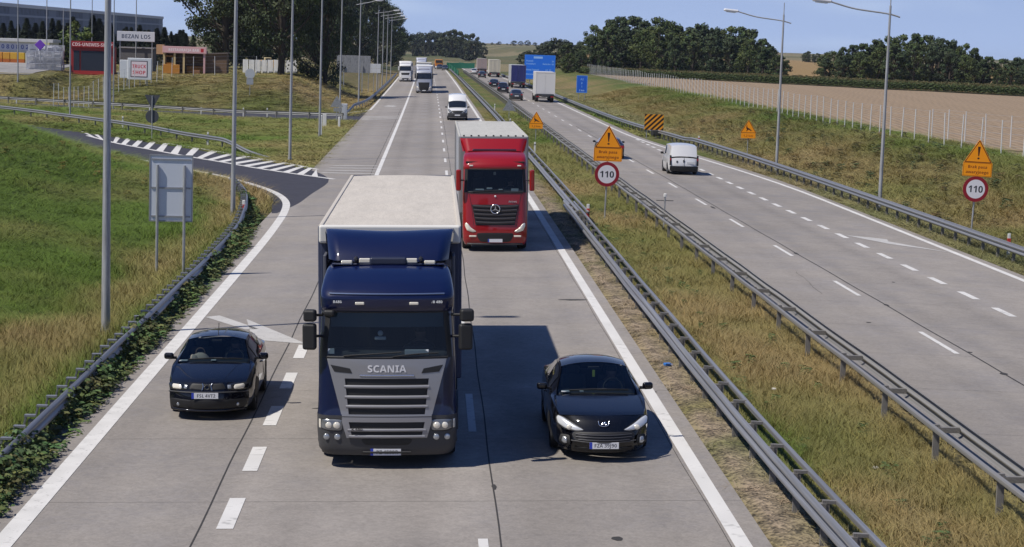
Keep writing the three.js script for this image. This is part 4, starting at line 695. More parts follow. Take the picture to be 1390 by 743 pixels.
// ---- truck cab as stacked plan sections: [y, half width, front z, bulge, corner radius]
function cabShape(levels, zBack) {
  const at = (y, k) => { let i = 0; while (i < levels.length - 2 && y > levels[i + 1][0]) i++; const a = levels[i], b = levels[i + 1]; return lerp(a[k], b[k], clamp((y - a[0]) / (b[0] - a[0]))); };
  const W = y => at(y, 1);
  const fz = (x, y) => { const w = W(y), zf = at(y, 2), b = at(y, 3), r = at(y, 4), t = Math.min(Math.abs(x), w); if (t <= w - r) return zf - b * (t / w) ** 2; const dx = t - (w - r); return zf - b * ((w - r) / w) ** 2 - (r - Math.sqrt(Math.max(0, r * r - dx * dx))); };
  const surf = (x, y, o) => [x, y, fz(x, y) + o];
  const front = (y0, y1, xa, xb, nx = 24, ny = 6, o = 0) => grid(nx, ny, (u, v) => { const y = lerp(y0, y1, v), a = typeof xa === 'function' ? xa(y) : xa, b = typeof xb === 'function' ? xb(y) : xb, w = W(y), e = u; let x = lerp(clamp(a, -w, w), clamp(b, -w, w), .5 - .5 * Math.cos(Math.PI * e)); return surf(x, y, o); });
  const side = (y0, y1, z0, z1, o = 0, ny = 8) => [-1, 1].map(s => grid(4, ny, (u, v) => { const y = lerp(y0, y1, v), zs = fz(W(y), y), a = z0 === null ? zs : z0, b = z1 === null ? zBack : z1; return [s * (W(y) + o), y, lerp(a, b, u)]; }));
  return { W, fz, surf, front, side, at };
}
const barOn = (cs, xa, xb, y, h, d, o) => grid(20, 4, (u, v) => { const x = lerp(xa, xb, u), a = v * Math.PI; return [x, y + Math.cos(a) * h / 2, cs.fz(x, y) + o + Math.sin(a) * d]; });
function trailer(t, { z0, len = 13.6, w = 1.275, yb = 1.15, yt = 4.0, top, sideM, frontM, rearM, bolts }) {
  const g = part('trailer_body', [box(2 * w - .03, yt - yb - .06, len - .04, 0, (yb + yt) / 2 - .02, z0 - len / 2)], sideM, t);
  part('roof_sheet', grid(8, 30, (u, v) => { const x = lerp(-w + .02, w - .02, u); return [x, yt + .015 + .02 * Math.sin(v * 40) * (1 - (2 * u - 1) ** 2) + .012 * (1 - (2 * u - 1) ** 2), z0 - .05 - v * (len - .1)]; }), top, g);
  part('roof_rail', [rbox(.08, .12, len, .02, -w, yt - .02, z0 - len / 2), rbox(.08, .12, len, .02, w, yt - .02, z0 - len / 2)], top, g);
  part('front_wall', [rbox(2 * w + .02, yt - yb, .08, .03, 0, (yb + yt) / 2 + .02, z0 + .02), rbox(.1, yt - yb, .14, .03, -w, (yb + yt) / 2 + .02, z0 - .02), rbox(.1, yt - yb, .14, .03, w, (yb + yt) / 2 + .02, z0 - .02)], frontM, g);
  part('rear_doors', [rbox(1.24, yt - yb - .12, .06, .015, -.63, (yb + yt) / 2, z0 - len), rbox(1.24, yt - yb - .12, .06, .015, .63, (yb + yt) / 2, z0 - len)], rearM ?? frontM, g);
  part('rear_frame', [box(.1, yt - yb, .1, -w, (yb + yt) / 2, z0 - len), box(.1, yt - yb, .1, w, (yb + yt) / 2, z0 - len), box(2 * w, .12, .1, 0, yt - .03, z0 - len), box(2 * w, .16, .14, 0, yb, z0 - len)], rearM ?? frontM, g);
  if (bolts) for (let i = 0; i < 9; i++) part('roof_clip', rbox(.07, .06, .14, .02, -w + .15 + i * (2 * w - .3) / 8, yt + .04, z0 - .02), MBlack, g);
  part('chassis', [box(.9, .3, len - .5, 0, yb - .2, z0 - len / 2), box(2.3, .35, .05, 0, .75, z0 - len + .1), box(.1, .7, len * .35, -w + .06, .85, z0 - len * .45), box(.1, .7, len * .35, w - .06, .85, z0 - len * .45)], MPlas, t);
  for (const s of [-.95, .95]) part('tail_light', rbox(.42, .13, .05, .02, s, .78, z0 - len + .06), MRed, t);
  part('licence_plate', box(.52, .12, .02, 0, .62, z0 - len + .02), MWhiteThing, t);
  for (const dz of [len - 2.0, len - 3.3, len - 4.6]) for (const s of [-1.05, 1.05]) wheel(t, s, .5, z0 - dz, .5, .36);
}
function mirrors(t, cs, m, list) { for (const [x, y, w, h, d] of list) { const o = part('mirror', [rbox(w, h, d, .05, x, y, -.15, 0, Math.sign(x) * .15)], m, t); part('mirror_arm', [tube([[x * .98, y, -.2], [Math.sign(x) * 1.12, y - .02, -.35]], .025, 6)], MBlack, o); } }
function cabInside(t, W, ywb, ywt, zf) {
  part('dashboard', [rbox(2 * W - .16, .30, .55, .08, 0, ywb - .08, zf - .42), rbox(.55, .16, .3, .06, .55, ywb + .06, zf - .45)], MInt2, t);
  part('cab_lining', [box(2 * W - .1, ywt - .9 + .5, .05, 0, (ywt + .9) / 2, zf - 1.7), box(2 * W - .1, .05, 1.7, 0, 1.0, zf - .95), box(2 * W - .1, .05, 1.5, 0, ywt + .28, zf - 1.0)], MInt, t);
  for (const s of [-.58, .58]) { const c = part('seat', [rbox(.5, .75, .16, .07, s, ywb + .10, zf - 1.15), rbox(.5, .14, .5, .06, s, ywb - .30, zf - .9)], MInt, t); part('headrest', rbox(.3, .2, .12, .05, s, ywb + .58, zf - 1.15), MInt, c); }
  part('steering_wheel', new THREE.TorusGeometry(.22, .02, 8, 24).rotateX(-.9).translate(.58, ywb + .02, zf - .55), MBlack, t);
}

// ---------------- dark blue semi truck
{
  const t = thing('semi_truck', 'dark blue semi truck with silver grille and cream trailer roof', 'truck');
  place(t, -.64, 32.85);
  const cs = cabShape([[.24, 1.13, -.05, .10, .30], [.34, 1.20, 0, .10, .30], [.66, 1.22, .02, .10, .28], [.95, 1.22, .01, .10, .26], [1.0, 1.21, 0, .10, .26], [1.93, 1.19, -.06, .12, .26], [2.74, 1.15, -.20, .13, .26], [2.80, 1.16, -.15, .13, .26], [3.0, 1.17, -.13, .14, .26], [3.1, 1.16, -.20, .16, .28], [3.25, 1.13, -.42, .2, .3], [3.4, 1.08, -.8, .2, .3], [3.47, 1.0, -1.15, .2, .3]], -2.15);
  const BLUE = paint([.0022, .0062, .042], { metalness: 0, roughness: .45, specularIntensity: .3 }), SIL = paint([.25, .248, .26], { metalness: .3, roughness: .45 });
  const xw = y => lerp(1.07, 1.0, (y - 1.97) / .77);
  part('cab_body', [cs.front(.95, 1.95, -2, 2, 30, 10), cs.front(1.95, 2.74, xw, 2, 8, 10), cs.front(1.95, 2.74, -2, y => -xw(y), 8, 10), cs.front(2.74, 3.47, -2, 2, 30, 16), cs.side(.95, 3.47, null, null, 0, 20), grid(6, 2, (u, v) => [lerp(-1, 1, u), 3.47, lerp(-1.1, -2.15, v)])], BLUE, t);
  part('roof_ridge', barOn(cs, -1.0, 1.0, 3.06, .03, .02, .01), paint([.10, .14, .25]), t);
  const bump = part('bumper', [cs.front(.24, .95, -2, 2, 36, 10, .004), cs.side(.24, .95, null, -1.0, .004)], MPlas, t);
  part('bumper_step', barOn(cs, -.42, .42, .30, .05, .03, .02), MBlack, bump);
  part('lower_intake', patch([[-.42, .55], [.42, .55], [.36, .43], [-.36, .43]], cs.surf, .012), MBlack, bump);
  for (const s of [-1, 1]) {
    part('headlight', patch([[s * .77, .87], [s * 1.0, .885], [s * 1.13, .87], [s * 1.14, .72], [s * 1.02, .685], [s * .79, .69]], cs.surf, .015, .02), MLensD, t);
    for (const [hx, hr] of [[.87, .062], [1.01, .058]]) part('headlight_reflector', new THREE.SphereGeometry(hr, 16, 10).scale(1, .95, .3).translate(s * hx, .78, cs.fz(s * hx, .78) + .032), MLensW, t);
    const hl = part('headlight_bezel', patch([[s * .75, .89], [s * 1.0, .905], [s * 1.15, .89], [s * 1.16, .70], [s * 1.02, .665], [s * .77, .67]], cs.surf, .008), MBlack, t);
    for (const x of [.86, 1.05]) part('fog_light', new THREE.SphereGeometry(.055, 16, 10).scale(1, 1, .4).translate(s * x, .57, cs.fz(s * x, .57) + .01), MLens, t);
    part('indicator', patch([[s * 1.155, .86], [s * 1.19, .86], [s * 1.19, .72], [s * 1.155, .72]], cs.surf, .012), MLensW, t);
    part('side_intake', grid(6, 3, (u, v) => { const x = lerp(lerp(.60, .91, u), lerp(.64, .98, u), v), y = lerp(lerp(1.69, 1.715, u), lerp(1.775, 1.835, u), v); return cs.surf(s * x, y, .041); }), MBlack, t);
    part('step', [rbox(.12, .1, .8, .03, s * 1.17, .42, -.95), rbox(.12, .1, .8, .03, s * 1.17, .75, -.95)], MPlas, t);
    part('side_window', grid(6, 6, (u, v) => [s * (cs.W(2.4) + .004 - .02 * v), lerp(1.98, 2.62, v), lerp(-.55 - .06 * v, -1.35, u)]), MDarkGlass, t);
    part('side_fairing', [rbox(.06, 2.7, .75, .02, s * 1.17, 2.2, -2.3)], mat([.10, .105, .13], .5, .2), t);
    part('marker_light', rbox(.16, .05, .03, .015, s * .47, 2.90, cs.fz(s * .47, 2.9) + .01), MLensW, t);
    part('badge', text3(s < 0 ? 'R480' : 'V8 480', .045, .008, 1.1).translate(s * .86, 2.90, cs.fz(s * .86, 2.9) + .006), MWhiteThing, t);
    part('roof_lamp', [rbox(.20, .085, .08, .02, s * .42, 3.53, -1.22)], MLensW, t); part('roof_lamp', [rbox(.20, .07, .08, .02, s * .74, 3.50, -1.22)], MLensW, t);
    part('horn', cyl(.05, .02, .4, 10, s * .58, 3.55, -1.3, 'z'), MBlack, t);
  }
  part('grille_back', cs.front(.57, 1.62, y => -lerp(.70, .86, clamp((y - .57) / 1)), y => lerp(.70, .86, clamp((y - .57) / 1)), 24, 8, .008), MBlack, t);
  const gr = part('grille', [cs.front(1.60, 1.94, y => -lerp(.955, 1.04, (y - 1.6) / .34), y => lerp(.955, 1.04, (y - 1.6) / .34), 24, 4, .035), cs.front(.84, .975, -.78, .78, 24, 3, .035),
    ...[-1, 1].flatMap(s => [grid(4, 14, (u, v) => { const y = lerp(.97, 1.60, v), x = s * lerp(lerp(.66, .73, v), lerp(.79, .955, v), u); return cs.surf(x, y, .035); }), grid(4, 8, (u, v) => { const y = lerp(.56, .84, v), x = s * lerp(lerp(.60, .66, v), lerp(.70, .78, v), u); return cs.surf(x, y, .035); })])], SIL, t);
  for (const [y, w, h] of [[1.455, .74, .06], [1.275, .73, .06], [1.11, .71, .06], [.70, .68, .055], [.585, .66, .06]]) part('slat', barOn(cs, -w, w, y, h, .03, .02), SIL, gr);
  part('grille_seam', barOn(cs, -.78, .78, .935, .012, .006, .034), MBlack, gr);
  part('grille_trim', barOn(cs, -.47, .47, 1.655, .03, .015, .035), MChrome, gr);
  { const g = text3('SCANIA', .12, .006, 1.12).translate(0, 1.712, 0), p = g.attributes.position; for (let i = 0; i < p.count; i++) p.setZ(i, cs.fz(p.getX(i), p.getY(i)) + .036 + p.getZ(i)); g.computeVertexNormals(); part('lettering', g, mat([.62, .62, .64], .5, 0), gr); }
  part('model_badge', text3('R 480', .05, .01, 1.1).translate(-.52, .70, cs.fz(.5, .7) + .055), MBlack, gr);
  part('licence_plate', box(.53, .115, .015, -.02, .305, cs.fz(0, .3) + .025), plateTex('PZ 4599R'), t);
  part('windscreen', cs.front(1.96, 2.74, y => -xw(y), y => xw(y), 24, 8, .004), MGlass, t);
  part('windscreen_frame', [barOn(cs, -1.06, 1.06, 1.955, .05, .02, 0), barOn(cs, -1.0, 1.0, 2.745, .04, .02, 0), ...[-1, 1].map(s => grid(3, 10, (u, v) => { const y = lerp(1.95, 2.75, v); return cs.surf(s * (xw(y) + lerp(-.02, .07, u)), y, .006); }))], MBlack, t);
  part('wiper', [tube([[-.75, 1.99, .01], [-.2, 2.03, -.0], [.25, 2.06, -.02]].map(([x, y]) => cs.surf(x, y, .03)), .012, 5), tube([[.1, 1.98], [.45, 2.02], [.9, 2.04]].map(([x, y]) => cs.surf(x, y, .03)), .012, 5)], MBlack, t);
  cabInside(t, 1.15, 1.97, 2.72, -.1);
  part('dash_board_plate', rbox(.42, .09, .02, .01, .52, 2.05, cs.fz(.5, 2.05) - .03), MWhiteThing, t); part('dash_card', box(.11, .09, .02, -.97, 2.06, cs.fz(.97, 2.06) - .02), MWhiteThing, t); part('dash_ornament', [new THREE.SphereGeometry(.05, 10, 8).translate(-.12, 2.35, -.35), rbox(.2, .06, .08, .02, -.12, 2.26, -.36)], MWhiteThing, t);
  part('sun_blind', grid(8, 3, (u, v) => { const x = lerp(-.98, .98, u), y = lerp(2.46, 2.72, v); return cs.surf(x, y, -.10 - .06 * (1 - v)); }), mat([.10, .13, .17], .7), t);
  mirrors(t, cs, MBlack, [[-1.34, 2.32, .24, .46, .16], [1.37, 2.32, .24, .46, .16], [-1.33, 2.69, .22, .21, .18], [1.39, 2.70, .24, .22, .18], [-1.0, 2.73, .2, .12, .1]]);
  part('deflector', grid(20, 10, (u, v) => { const a = 2 * u - 1, w = lerp(1.08, 1.19, v), x = a * w; return [x, 3.5 + .49 * Math.sin(v * Math.PI / 2) ** .9 - .015 * Math.cos(a * 3.1), lerp(-1.28, -2.2, v ** 1.2) - .10 * a * a - (Math.abs(a) > .9 ? (Math.abs(a) - .9) * 2.2 : 0)]; }), BLUE, t);
  part('deflector_side', [-1, 1].map(s => grid(4, 8, (u, v) => [s * lerp(1.09, 1.19, v), lerp(3.44, 3.94, v), lerp(lerp(-1.55, -2.4, v), -2.42, u)])), BLUE, t);
  part('light_bar', [rbox(.66, .14, .18, .04, 0, 3.52, -1.24), tube([[-1.0, 3.46, -1.25], [0, 3.47, -1.18], [1.0, 3.46, -1.25]], .022, 6)], mat([.02, .025, .05], .4), t);
  part('chassis', [box(.9, .35, 6, 0, .75, -3.6), box(2.3, .5, .9, 0, .75, -2.3)], MBlack, t);
  for (const s of [-1.03, 1.03]) { wheel(t, s, .52, -1.4, .52, .34); wheel(t, s, .52, -5.2, .52, .5); part('mudguard', [new THREE.CylinderGeometry(.6, .6, .4, 20, 1, true, -Math.PI / 2, Math.PI).rotateZ(Math.PI / 2).rotateX(Math.PI * 1.5).translate(s * 1.02, .55, -1.4)], MPlas, t); }
  const curt = mat([.085, .09, .13], .7, 0, { map: zincTex });
  trailer(t, { z0: -2.55, top: mat([.60, .56, .50], .75, 0, { map: concreteTex }), sideM: curt, frontM: mat([.03, .04, .085], .6), w: 1.28 });
  part('front_cap', [rbox(2.62, .34, .12, .05, 0, 3.88, -2.46)], mat([.62, .61, .58], .6), t);
  driver(t, .58, 1.5, -.95, 'driver in dark shirt at the wheel of the dark blue truck');
}
// ---------------- red semi truck
function starBadge(r) { const g = [new THREE.TorusGeometry(r, r * .13, 8, 30)]; for (let i = 0; i < 3; i++) { const a = Math.PI / 2 + i * 2.0944; const s = new THREE.Shape([[Math.cos(a) * r, Math.sin(a) * r], [Math.cos(a + .9) * r * .17, Math.sin(a + .9) * r * .17], [0, 0], [Math.cos(a - .9) * r * .17, Math.sin(a - .9) * r * .17]].map(p => new THREE.Vector2(...p))); g.push(new THREE.ExtrudeGeometry(s, { depth: .02, bevelEnabled: false })); } return merge(g); }
function truck2(label, x, D, C, o = {}) {
  const t = thing('semi_truck', label, 'truck', [0, 0, 0], 0, o.group); place(t, x, D);
  const cs = cabShape([[.24, 1.08, -.06, .10, .28], [.36, 1.14, 0, .10, .28], [.7, 1.16, .02, .10, .26], [1.0, 1.16, 0, .10, .26], [2.10, 1.155, -.10, .13, .26], [2.92, 1.135, -.26, .14, .26], [3.0, 1.14, -.22, .15, .28], [3.12, 1.14, -.26, .18, .3], [3.32, 1.13, -.46, .2, .3], [3.46, 1.09, -.80, .2, .3], [3.53, 1.0, -1.3, .2, .3]], -2.1);
  const xw = y => lerp(1.04, 1.0, (y - 2.12) / .8), hi = o.detail;
  part('cab_body', [cs.front(.24, 2.12, -2, 2, 30, 14), cs.front(2.12, 2.92, xw, 2, 6, 8), cs.front(2.12, 2.92, -2, y => -xw(y), 6, 8), cs.front(2.92, 3.53, -2, 2, 30, 12), cs.side(.24, 3.53, null, null, 0, 18), grid(6, 2, (u, v) => [lerp(-.96, .96, u), 3.53, lerp(-1.25, -2.1, v)])], C, t);
  part('windscreen', cs.front(2.12, 2.92, y => -xw(y), y => xw(y), 20, 8, .004), hi ? MGlass : MDarkGlass, t);
  part('windscreen_frame', [barOn(cs, -1.0, 1.0, 2.115, .07, .02, 0), barOn(cs, -.94, .94, 2.93, .05, .02, 0), ...[-1, 1].map(s => grid(3, 8, (u, v) => { const y = lerp(2.1, 2.94, v); return cs.surf(s * (xw(y) + lerp(-.02, .08, u)), y, .006); }))], MBlack, t);
  const gt = o.grille ?? [.95, 1.68], wT = .84, wB = .70;
  const gr = part('grille', cs.front(gt[0], gt[1], y => -lerp(wB, wT, (y - gt[0]) / (gt[1] - gt[0])), y => lerp(wB, wT, (y - gt[0]) / (gt[1] - gt[0])), 20, 6, .01), MBlack, t);
  if (hi) { for (let i = 0; i < 5; i++) { const y = 1.03 + i * .142; part('slat', grid(20, 4, (u, v) => { const x = lerp(-1, 1, u) * lerp(wB, wT, (y - .95) / .73) * .97, a = v * Math.PI; return [x, y + .05 * (x * x) + Math.cos(a) * .045, cs.fz(x, y) + .018 + Math.sin(a) * .03]; }), mat([.055, .05, .052], .4, .4), gr); } part('emblem', starBadge(.16).translate(0, 1.53, cs.fz(0, 1.53) + .06), MChrome, gr); part('bonnet_badge', text3('Actros', .07, .008, 1).translate(.62, 1.76, cs.fz(.6, 1.76) + .006), MChrome, t); part('washer', new THREE.SphereGeometry(.035, 8, 6).translate(0, 1.98, cs.fz(0, 1.98) + .01), MWhiteThing, t); part('bonnet_seam', [barOn(cs, -1.0, 1.0, 2.06, .012, .004, .002), ...[-1, 1].map(s => tube([[s * .93, 2.06], [s * .86, 1.7], [s * .76, .92]].map(([a, b]) => cs.surf(a, b, .002)), .008, 5))], MBlack, t); }
  for (const s of [-1, 1]) {
    part('headlight', patch([[s * .68, .73], [s * .80, .70], [s * 1.0, .76], [s * 1.08, .92], [s * 1.07, 1.02], [s * .98, 1.0], [s * .86, .86]], cs.surf, .015, .02), MLensW, t);
    part('fog_light', rbox(.26, .06, .03, .02, s * .80, .555, cs.fz(s * .8, .55) + .012), MLensW, t);
    if (o.twin) part('fog_light', rbox(.2, .05, .03, .02, s * .8, .75, cs.fz(s * .8, .7) + .012), MLensW, t);
    part('side_window', grid(6, 6, (u, v) => [s * (cs.W(2.5) + .004 - .02 * v), lerp(2.1, 2.78, v), lerp(-.6 - .06 * v, -1.35, u)]), MDarkGlass, t);
    part('roof_marker', rbox(.14, .05, .05, .02, s * .86, 3.06, cs.fz(s * .86, 3.06) + .01), MLensW, t);
  }
  part('lower_intake', patch([[-.62, .66], [.62, .66], [.5, .36], [-.5, .36]], cs.surf, .012), MBlack, t);
  part('bumper_lip', barOn(cs, -1.0, 1.0, .27, .08, .04, 0), MPlas, t);
  part('licence_plate', box(.52, .115, .015, 0, .40, cs.fz(0, .4) + .03), hi ? plateTex('') : MWhiteThing, t);
  if (hi) { cabInside(t, 1.1, 2.12, 2.9, -.15); part('dash_items', [rbox(.2, .06, .12, .02, -.2, 2.24, -.32), rbox(.3, .04, .2, .01, -.55, 2.2, -.35), rbox(.26, .1, .02, .01, .70, 2.2, -.2), rbox(.15, .05, .1, .02, .2, 2.2, -.32)], MWhiteThing, t); part('hanging_tag', rbox(.09, .11, .02, .02, -.02, 2.78, -.36), mat([.55, .5, .42], .6), t); part('wiper', tube([[-.8, 2.14], [-.2, 2.18], [.3, 2.2]].map(([x, y]) => cs.surf(x, y, .03)), .012, 5), MBlack, t); driver(t, .58, 1.65, -1.0, 'driver in dark shirt at the wheel of the red truck'); }
  mirrors(t, cs, o.mirror ?? C, [[-1.31, 2.55, .17, .76, .18], [1.31, 2.55, .17, .76, .18]]);
  if (o.deflector !== false) { part('deflector', grid(16, 8, (u, v) => { const a = 2 * u - 1, w = lerp(1.14, 1.24, v), x = a * w; return [x, 3.48 + .46 * v, lerp(-1.6, -2.12, v) - .12 * a * a - (Math.abs(a) > .88 ? (Math.abs(a) - .88) * 2 : 0)]; }), C, t); part('deflector_side', [-1, 1].map(s => grid(3, 6, (u, v) => [s * lerp(1.05, 1.24, v), lerp(3.42, 3.92, v), lerp(lerp(-1.5, -2.3, v), -2.36, u)])), C, t); part('roof_bar', [rbox(1.6, .1, .14, .04, 0, 3.55, -1.45)], paint([.05, .01, .02]), t); }
  part('chassis', [box(.9, .35, 6, 0, .75, -3.6), box(2.2, .5, .9, 0, .75, -2.3)], MBlack, t);
  for (const s of [-1.0, 1.0]) { wheel(t, s, .52, -1.35, .52, .32); wheel(t, s, .52, -5.1, .52, .5); }
  trailer(t, { z0: -2.5, top: o.top ?? mat([.52, .52, .49], .75, 0, { map: concreteTex }), sideM: o.side ?? mat([.34, .35, .38], .7), frontM: o.frontM ?? mat([.26, .26, .27], .6), w: 1.24, bolts: hi, yt: o.yt ?? 3.98 });
  return t;
}
truck2('bright red semi truck with black slatted grille and grey trailer roof', 2.34, 68.1, paint([.27, .006, .008], { metalness: 0, specularIntensity: .4 }), { detail: true });
const PW = paint([.70, .70, .70], { metalness: 0 }), PG = paint([.42, .44, .50]);
truck2('white and silver semi truck with large black grille driving in the right lane', -1.5, 287, PG, { twin: 1, grille: [.5, 1.6], mirror: MPlas, top: mat([.6, .6, .6], .7) });
truck2('white semi truck on the shoulder lane next to the exit', -5.6, 372, PW, { grille: [1.3, 1.7], mirror: PW, yt: 3.6 });
truck2('pale semi truck with dark windscreen farther back in the right lane', -1.75, 318, paint([.55, .58, .6]), { twin: 1, mirror: MPlas, yt: 4.1 });
truck2('small far semi truck with dark trailer side, last in the right lane', -3.1, 452, paint([.5, .52, .6]), { mirror: MPlas, side: mat([.07, .08, .13], .7), yt: 4.0 });

// ---------------- trucks seen from behind on the other carriageway (built facing +z, turned round)
function rearTruck(label, x, D, { rear, side, len = 9, yt = 3.9, yb = 1.05, cab = PW, group, frame, plain }) {
  const t = thing('box_truck', label, 'truck', [0, 0, 0], Math.PI, group);
  t.position.set(x, laneY(x - bend(D)) + .008, -D);
  const w = 1.27, zr = 0, b = part('box_body', [rbox(2 * w, yt - yb, len, .04, 0, (yt + yb) / 2, len / 2 + .05)], side, t);
  const d = part('rear_doors', [rbox(1.2, yt - yb - .2, .05, .02, -.61, (yt + yb) / 2, .03), rbox(1.2, yt - yb - .2, .05, .02, .61, (yt + yb) / 2, .03)], rear, t);
  if (!plain) part('lock_bar', [-.9, -.2, .2, .9].map(s => cyl(.02, .02, yt - yb - .3, 6, s, (yt + yb) / 2, -.01)), frame ?? MGal, d);
  part('rear_frame', [box(.12, yt - yb, .08, -w + .03, (yt + yb) / 2, .03), box(.12, yt - yb, .08, w - .03, (yt + yb) / 2, .03), box(2 * w - .1, .14, .08, 0, yt - .06, .03)], frame ?? rear, t);
  part('chassis', [box(2.3, .12, .1, 0, .55, .25), box(.9, .3, len + 2, 0, .85, len / 2), box(2.4, .2, .15, 0, .95, .1)], MPlas, t);
  for (const s of [-.95, .95]) part('tail_light', rbox(.4, .15, .06, .02, s, .72, .05), MRed, t);
  part('licence_plate', box(.55, .14, .02, -.1, .72, .02), MWhiteThing, t);
  part('cab', [rbox(2.3, 2.4, 2, .2, 0, 1.75, len + 1.3)], cab, t); part('cab_window', rbox(1.9, .7, .04, .02, 0, 2.3, len + 2.29), MDarkGlass, t);
  for (const z of [1.6, 2.9, len + 1.2]) for (const s of [-1.03, 1.03]) wheel(t, s, .5, z, .5, .4);
  return t;
}
const G_R = 'vehicles driving away';
rearTruck('white box truck with plain rear doors beside the blue board', 14.8, 256, { rear: mat([.72, .70, .67], .5), side: mat([.55, .55, .55], .6), len: 7.6, yt: 4.0, yb: 1.0, plain: true });
rearTruck('truck with dark blue rear doors and grey side', 14.75, 338, { rear: mat([.025, .03, .16], .5), side: mat([.36, .37, .38], .7), len: 13, yt: 4.0, frame: mat([.06, .065, .2], .5) });
rearTruck('cream coloured truck rear, far down the right lane', 13.9, 446, { rear: mat([.62, .57, .45], .6), side: mat([.5, .48, .42], .7), len: 12, yt: 4.0 });
rearTruck('pinkish truck rear ahead of the cream truck', 12.4, 505, { rear: mat([.42, .33, .31], .6), side: mat([.4, .36, .36], .7), len: 10, yt: 3.7 });
// ---------------- cars
const curve = (pts) => s => { if (s <= pts[0][0]) return pts[0][1]; for (let i = 1; i < pts.length; i++) if (s <= pts[i][0]) { const p0 = pts[Math.max(0, i - 2)], p1 = pts[i - 1], p2 = pts[i], p3 = pts[Math.min(pts.length - 1, i + 1)], h = p2[0] - p1[0], t = (s - p1[0]) / h, m1 = (p2[1] - p0[1]) / (p2[0] - p0[0] || 1) * h * .8, m2 = (p3[1] - p1[1]) / (p3[0] - p1[0] || 1) * h * .8, t2 = t * t, t3 = t2 * t; return (2 * t3 - 3 * t2 + 1) * p1[1] + (t3 - 2 * t2 + t) * m1 + (-2 * t3 + 3 * t2) * p2[1] + (t3 - t2) * m2; } return pts.at(-1)[1]; };
function car(name, label, category, q, group) {
  const t = thing(name, label, category, [0, 0, 0], 0, group);
  const { L, W, lead, cowl, head, back, deck, roofY, cowlY, deckY, tailY, C } = q, sill = q.sill ?? .17, belt = q.belt ?? cowlY - .05;
  const top = s => s < cowl ? lerp(lead, cowlY, Math.pow(s / cowl, .72)) : s < head ? lerp(cowlY, (q.headY ?? roofY - .05), Math.pow((s - cowl) / (head - cowl), .92))   : s < back && q.headY ? lerp(q.headY, roofY, Math.sin(clamp((s - head) / .75) * Math.PI / 2)) : s < back ? roofY - .05 + .05 * Math.sin(Math.PI * clamp((s - head) / (back - head)) * .9 + .05) - (q.roofDrop ?? .05) * sm(head, back, s) : s < deck ? lerp(roofY - .05 - (q.roofDrop ?? .05), deckY, (s - back) / (deck - back)) : lerp(deckY, tailY, (s - deck) / Math.max(.01, L - deck));
  const plan = curve([[0, .90], [.35, .965], [1.0, 1], [L * .6, 1], [L - .4, .97], [L, .90]]);
  const eW = curve([[0, .86], [cowl * .5, .86], [cowl, .83], [head, q.eR ?? .68], [lerp(head, back, .5), (q.eR ?? .68) - .01], [back, (q.eR ?? .68) - .03], [deck, Math.max(q.eR ?? 0, .74)], [L, Math.max(q.eR ?? 0, .80)]]);
  const eDrop = s => s < cowl ? lerp(.035, .04, s / cowl) : s < back ? lerp(.04, .085, sm(cowl, head, s)) : lerp(.085, .05, sm(back, deck, s));
  const sh = curve([[0, lead - .05], [cowl * .5, lerp(lead, belt, .72)], [cowl, belt], [L * .6, belt + .03], [L - .3, Math.min(belt + .06, deckY)], [L, Math.min(belt + .02, tailY - .03)]]);
  const nose = q.nose ?? .30, tail = q.tail ?? .18;
  const cz = s => s < 1.2 ? lerp(nose, .16, sm(0, 1.2, s)) : s < L * .55 ? lerp(.16, .04, sm(1.2, L * .55, s)) : lerp(.04, -tail, sm(L * .55, L, s));
  const Z = (s, x) => -(s + cz(s) * Math.pow(Math.min(1, Math.abs(x) / W), 2.2));
  const prof = (s, k) => { // k 0..1 from sill to shoulder
    const w = W * plan(s), y4 = sh(s), xs = curve([[0, .90], [.12, .965], [.45, 1], [.8, .985], [1, .945]])(k); return [w * xs, lerp(sill, y4, k)];
  };
  const P = (s, x, y) => [x, y, Z(s, x)];
  const sidePt = (s, k, sg) => { const [x, y] = prof(s, k); return P(s, sg * x, y); };
  const edge = s => [Math.min(W * plan(s) * .93, W * eW(s)), top(s) - eDrop(s)];
  const strip4 = (s, k, sg) => { const a = prof(s, 1), b = edge(s); return P(s, sg * lerp(a[0], b[0], k), lerp(a[1], b[1], k) + .012 * Math.sin(k * Math.PI)); };
  const topPt = (s, u) => { const [e, ey] = edge(s), x = e * (2 * u - 1), ty = top(s); return P(s, x, ey + (ty - ey) * (1 - Math.pow(Math.abs(2 * u - 1), 2.4))); };
  const S = (a, b, v) => lerp(a, b, v);
  const Z0 = (g, o) => g;
  const bodyG = [];
  for (const sg of [-1, 1]) { bodyG.push(grid(12, 60, (u, v) => sidePt(L * v, u, sg))); bodyG.push(grid(4, 60, (u, v) => strip4(L * v, u, sg))); }
  bodyG.push(grid(20, 14, (u, v) => topPt(cowl * v, u)));
  bodyG.push(grid(20, 14, (u, v) => topPt(S(head, back, v), u)));
  if (deck < L - .02) bodyG.push(grid(20, 6, (u, v) => topPt(S(deck, L, v), u)));
  if (q.panelBack) bodyG.push(grid(20, 6, (u, v) => topPt(S(back, deck, v), u)));
  // ends
  const bulge = q.bulge ?? (y => .11 * Math.sin(Math.PI * clamp((lead - y) / (lead - sill) * .82 + .0)));
  const fTop = x => { const s0 = prof(0, 1), [e, ey] = edge(0), a = Math.abs(x); return a > e ? lerp(ey, s0[1], clamp((a - e) / (s0[0] - e))) : ey + (top(0) - ey) * (1 - Math.pow(a / e, 2.4)); };
  const fz = (x, y) => Z(0, x) + bulge(y); const fs = (x, y, o) => [x, y, fz(x, y) + o];
  const w0 = y => { const k = clamp((y - sill) / (sh(0) - sill)); return prof(0, k)[0]; };
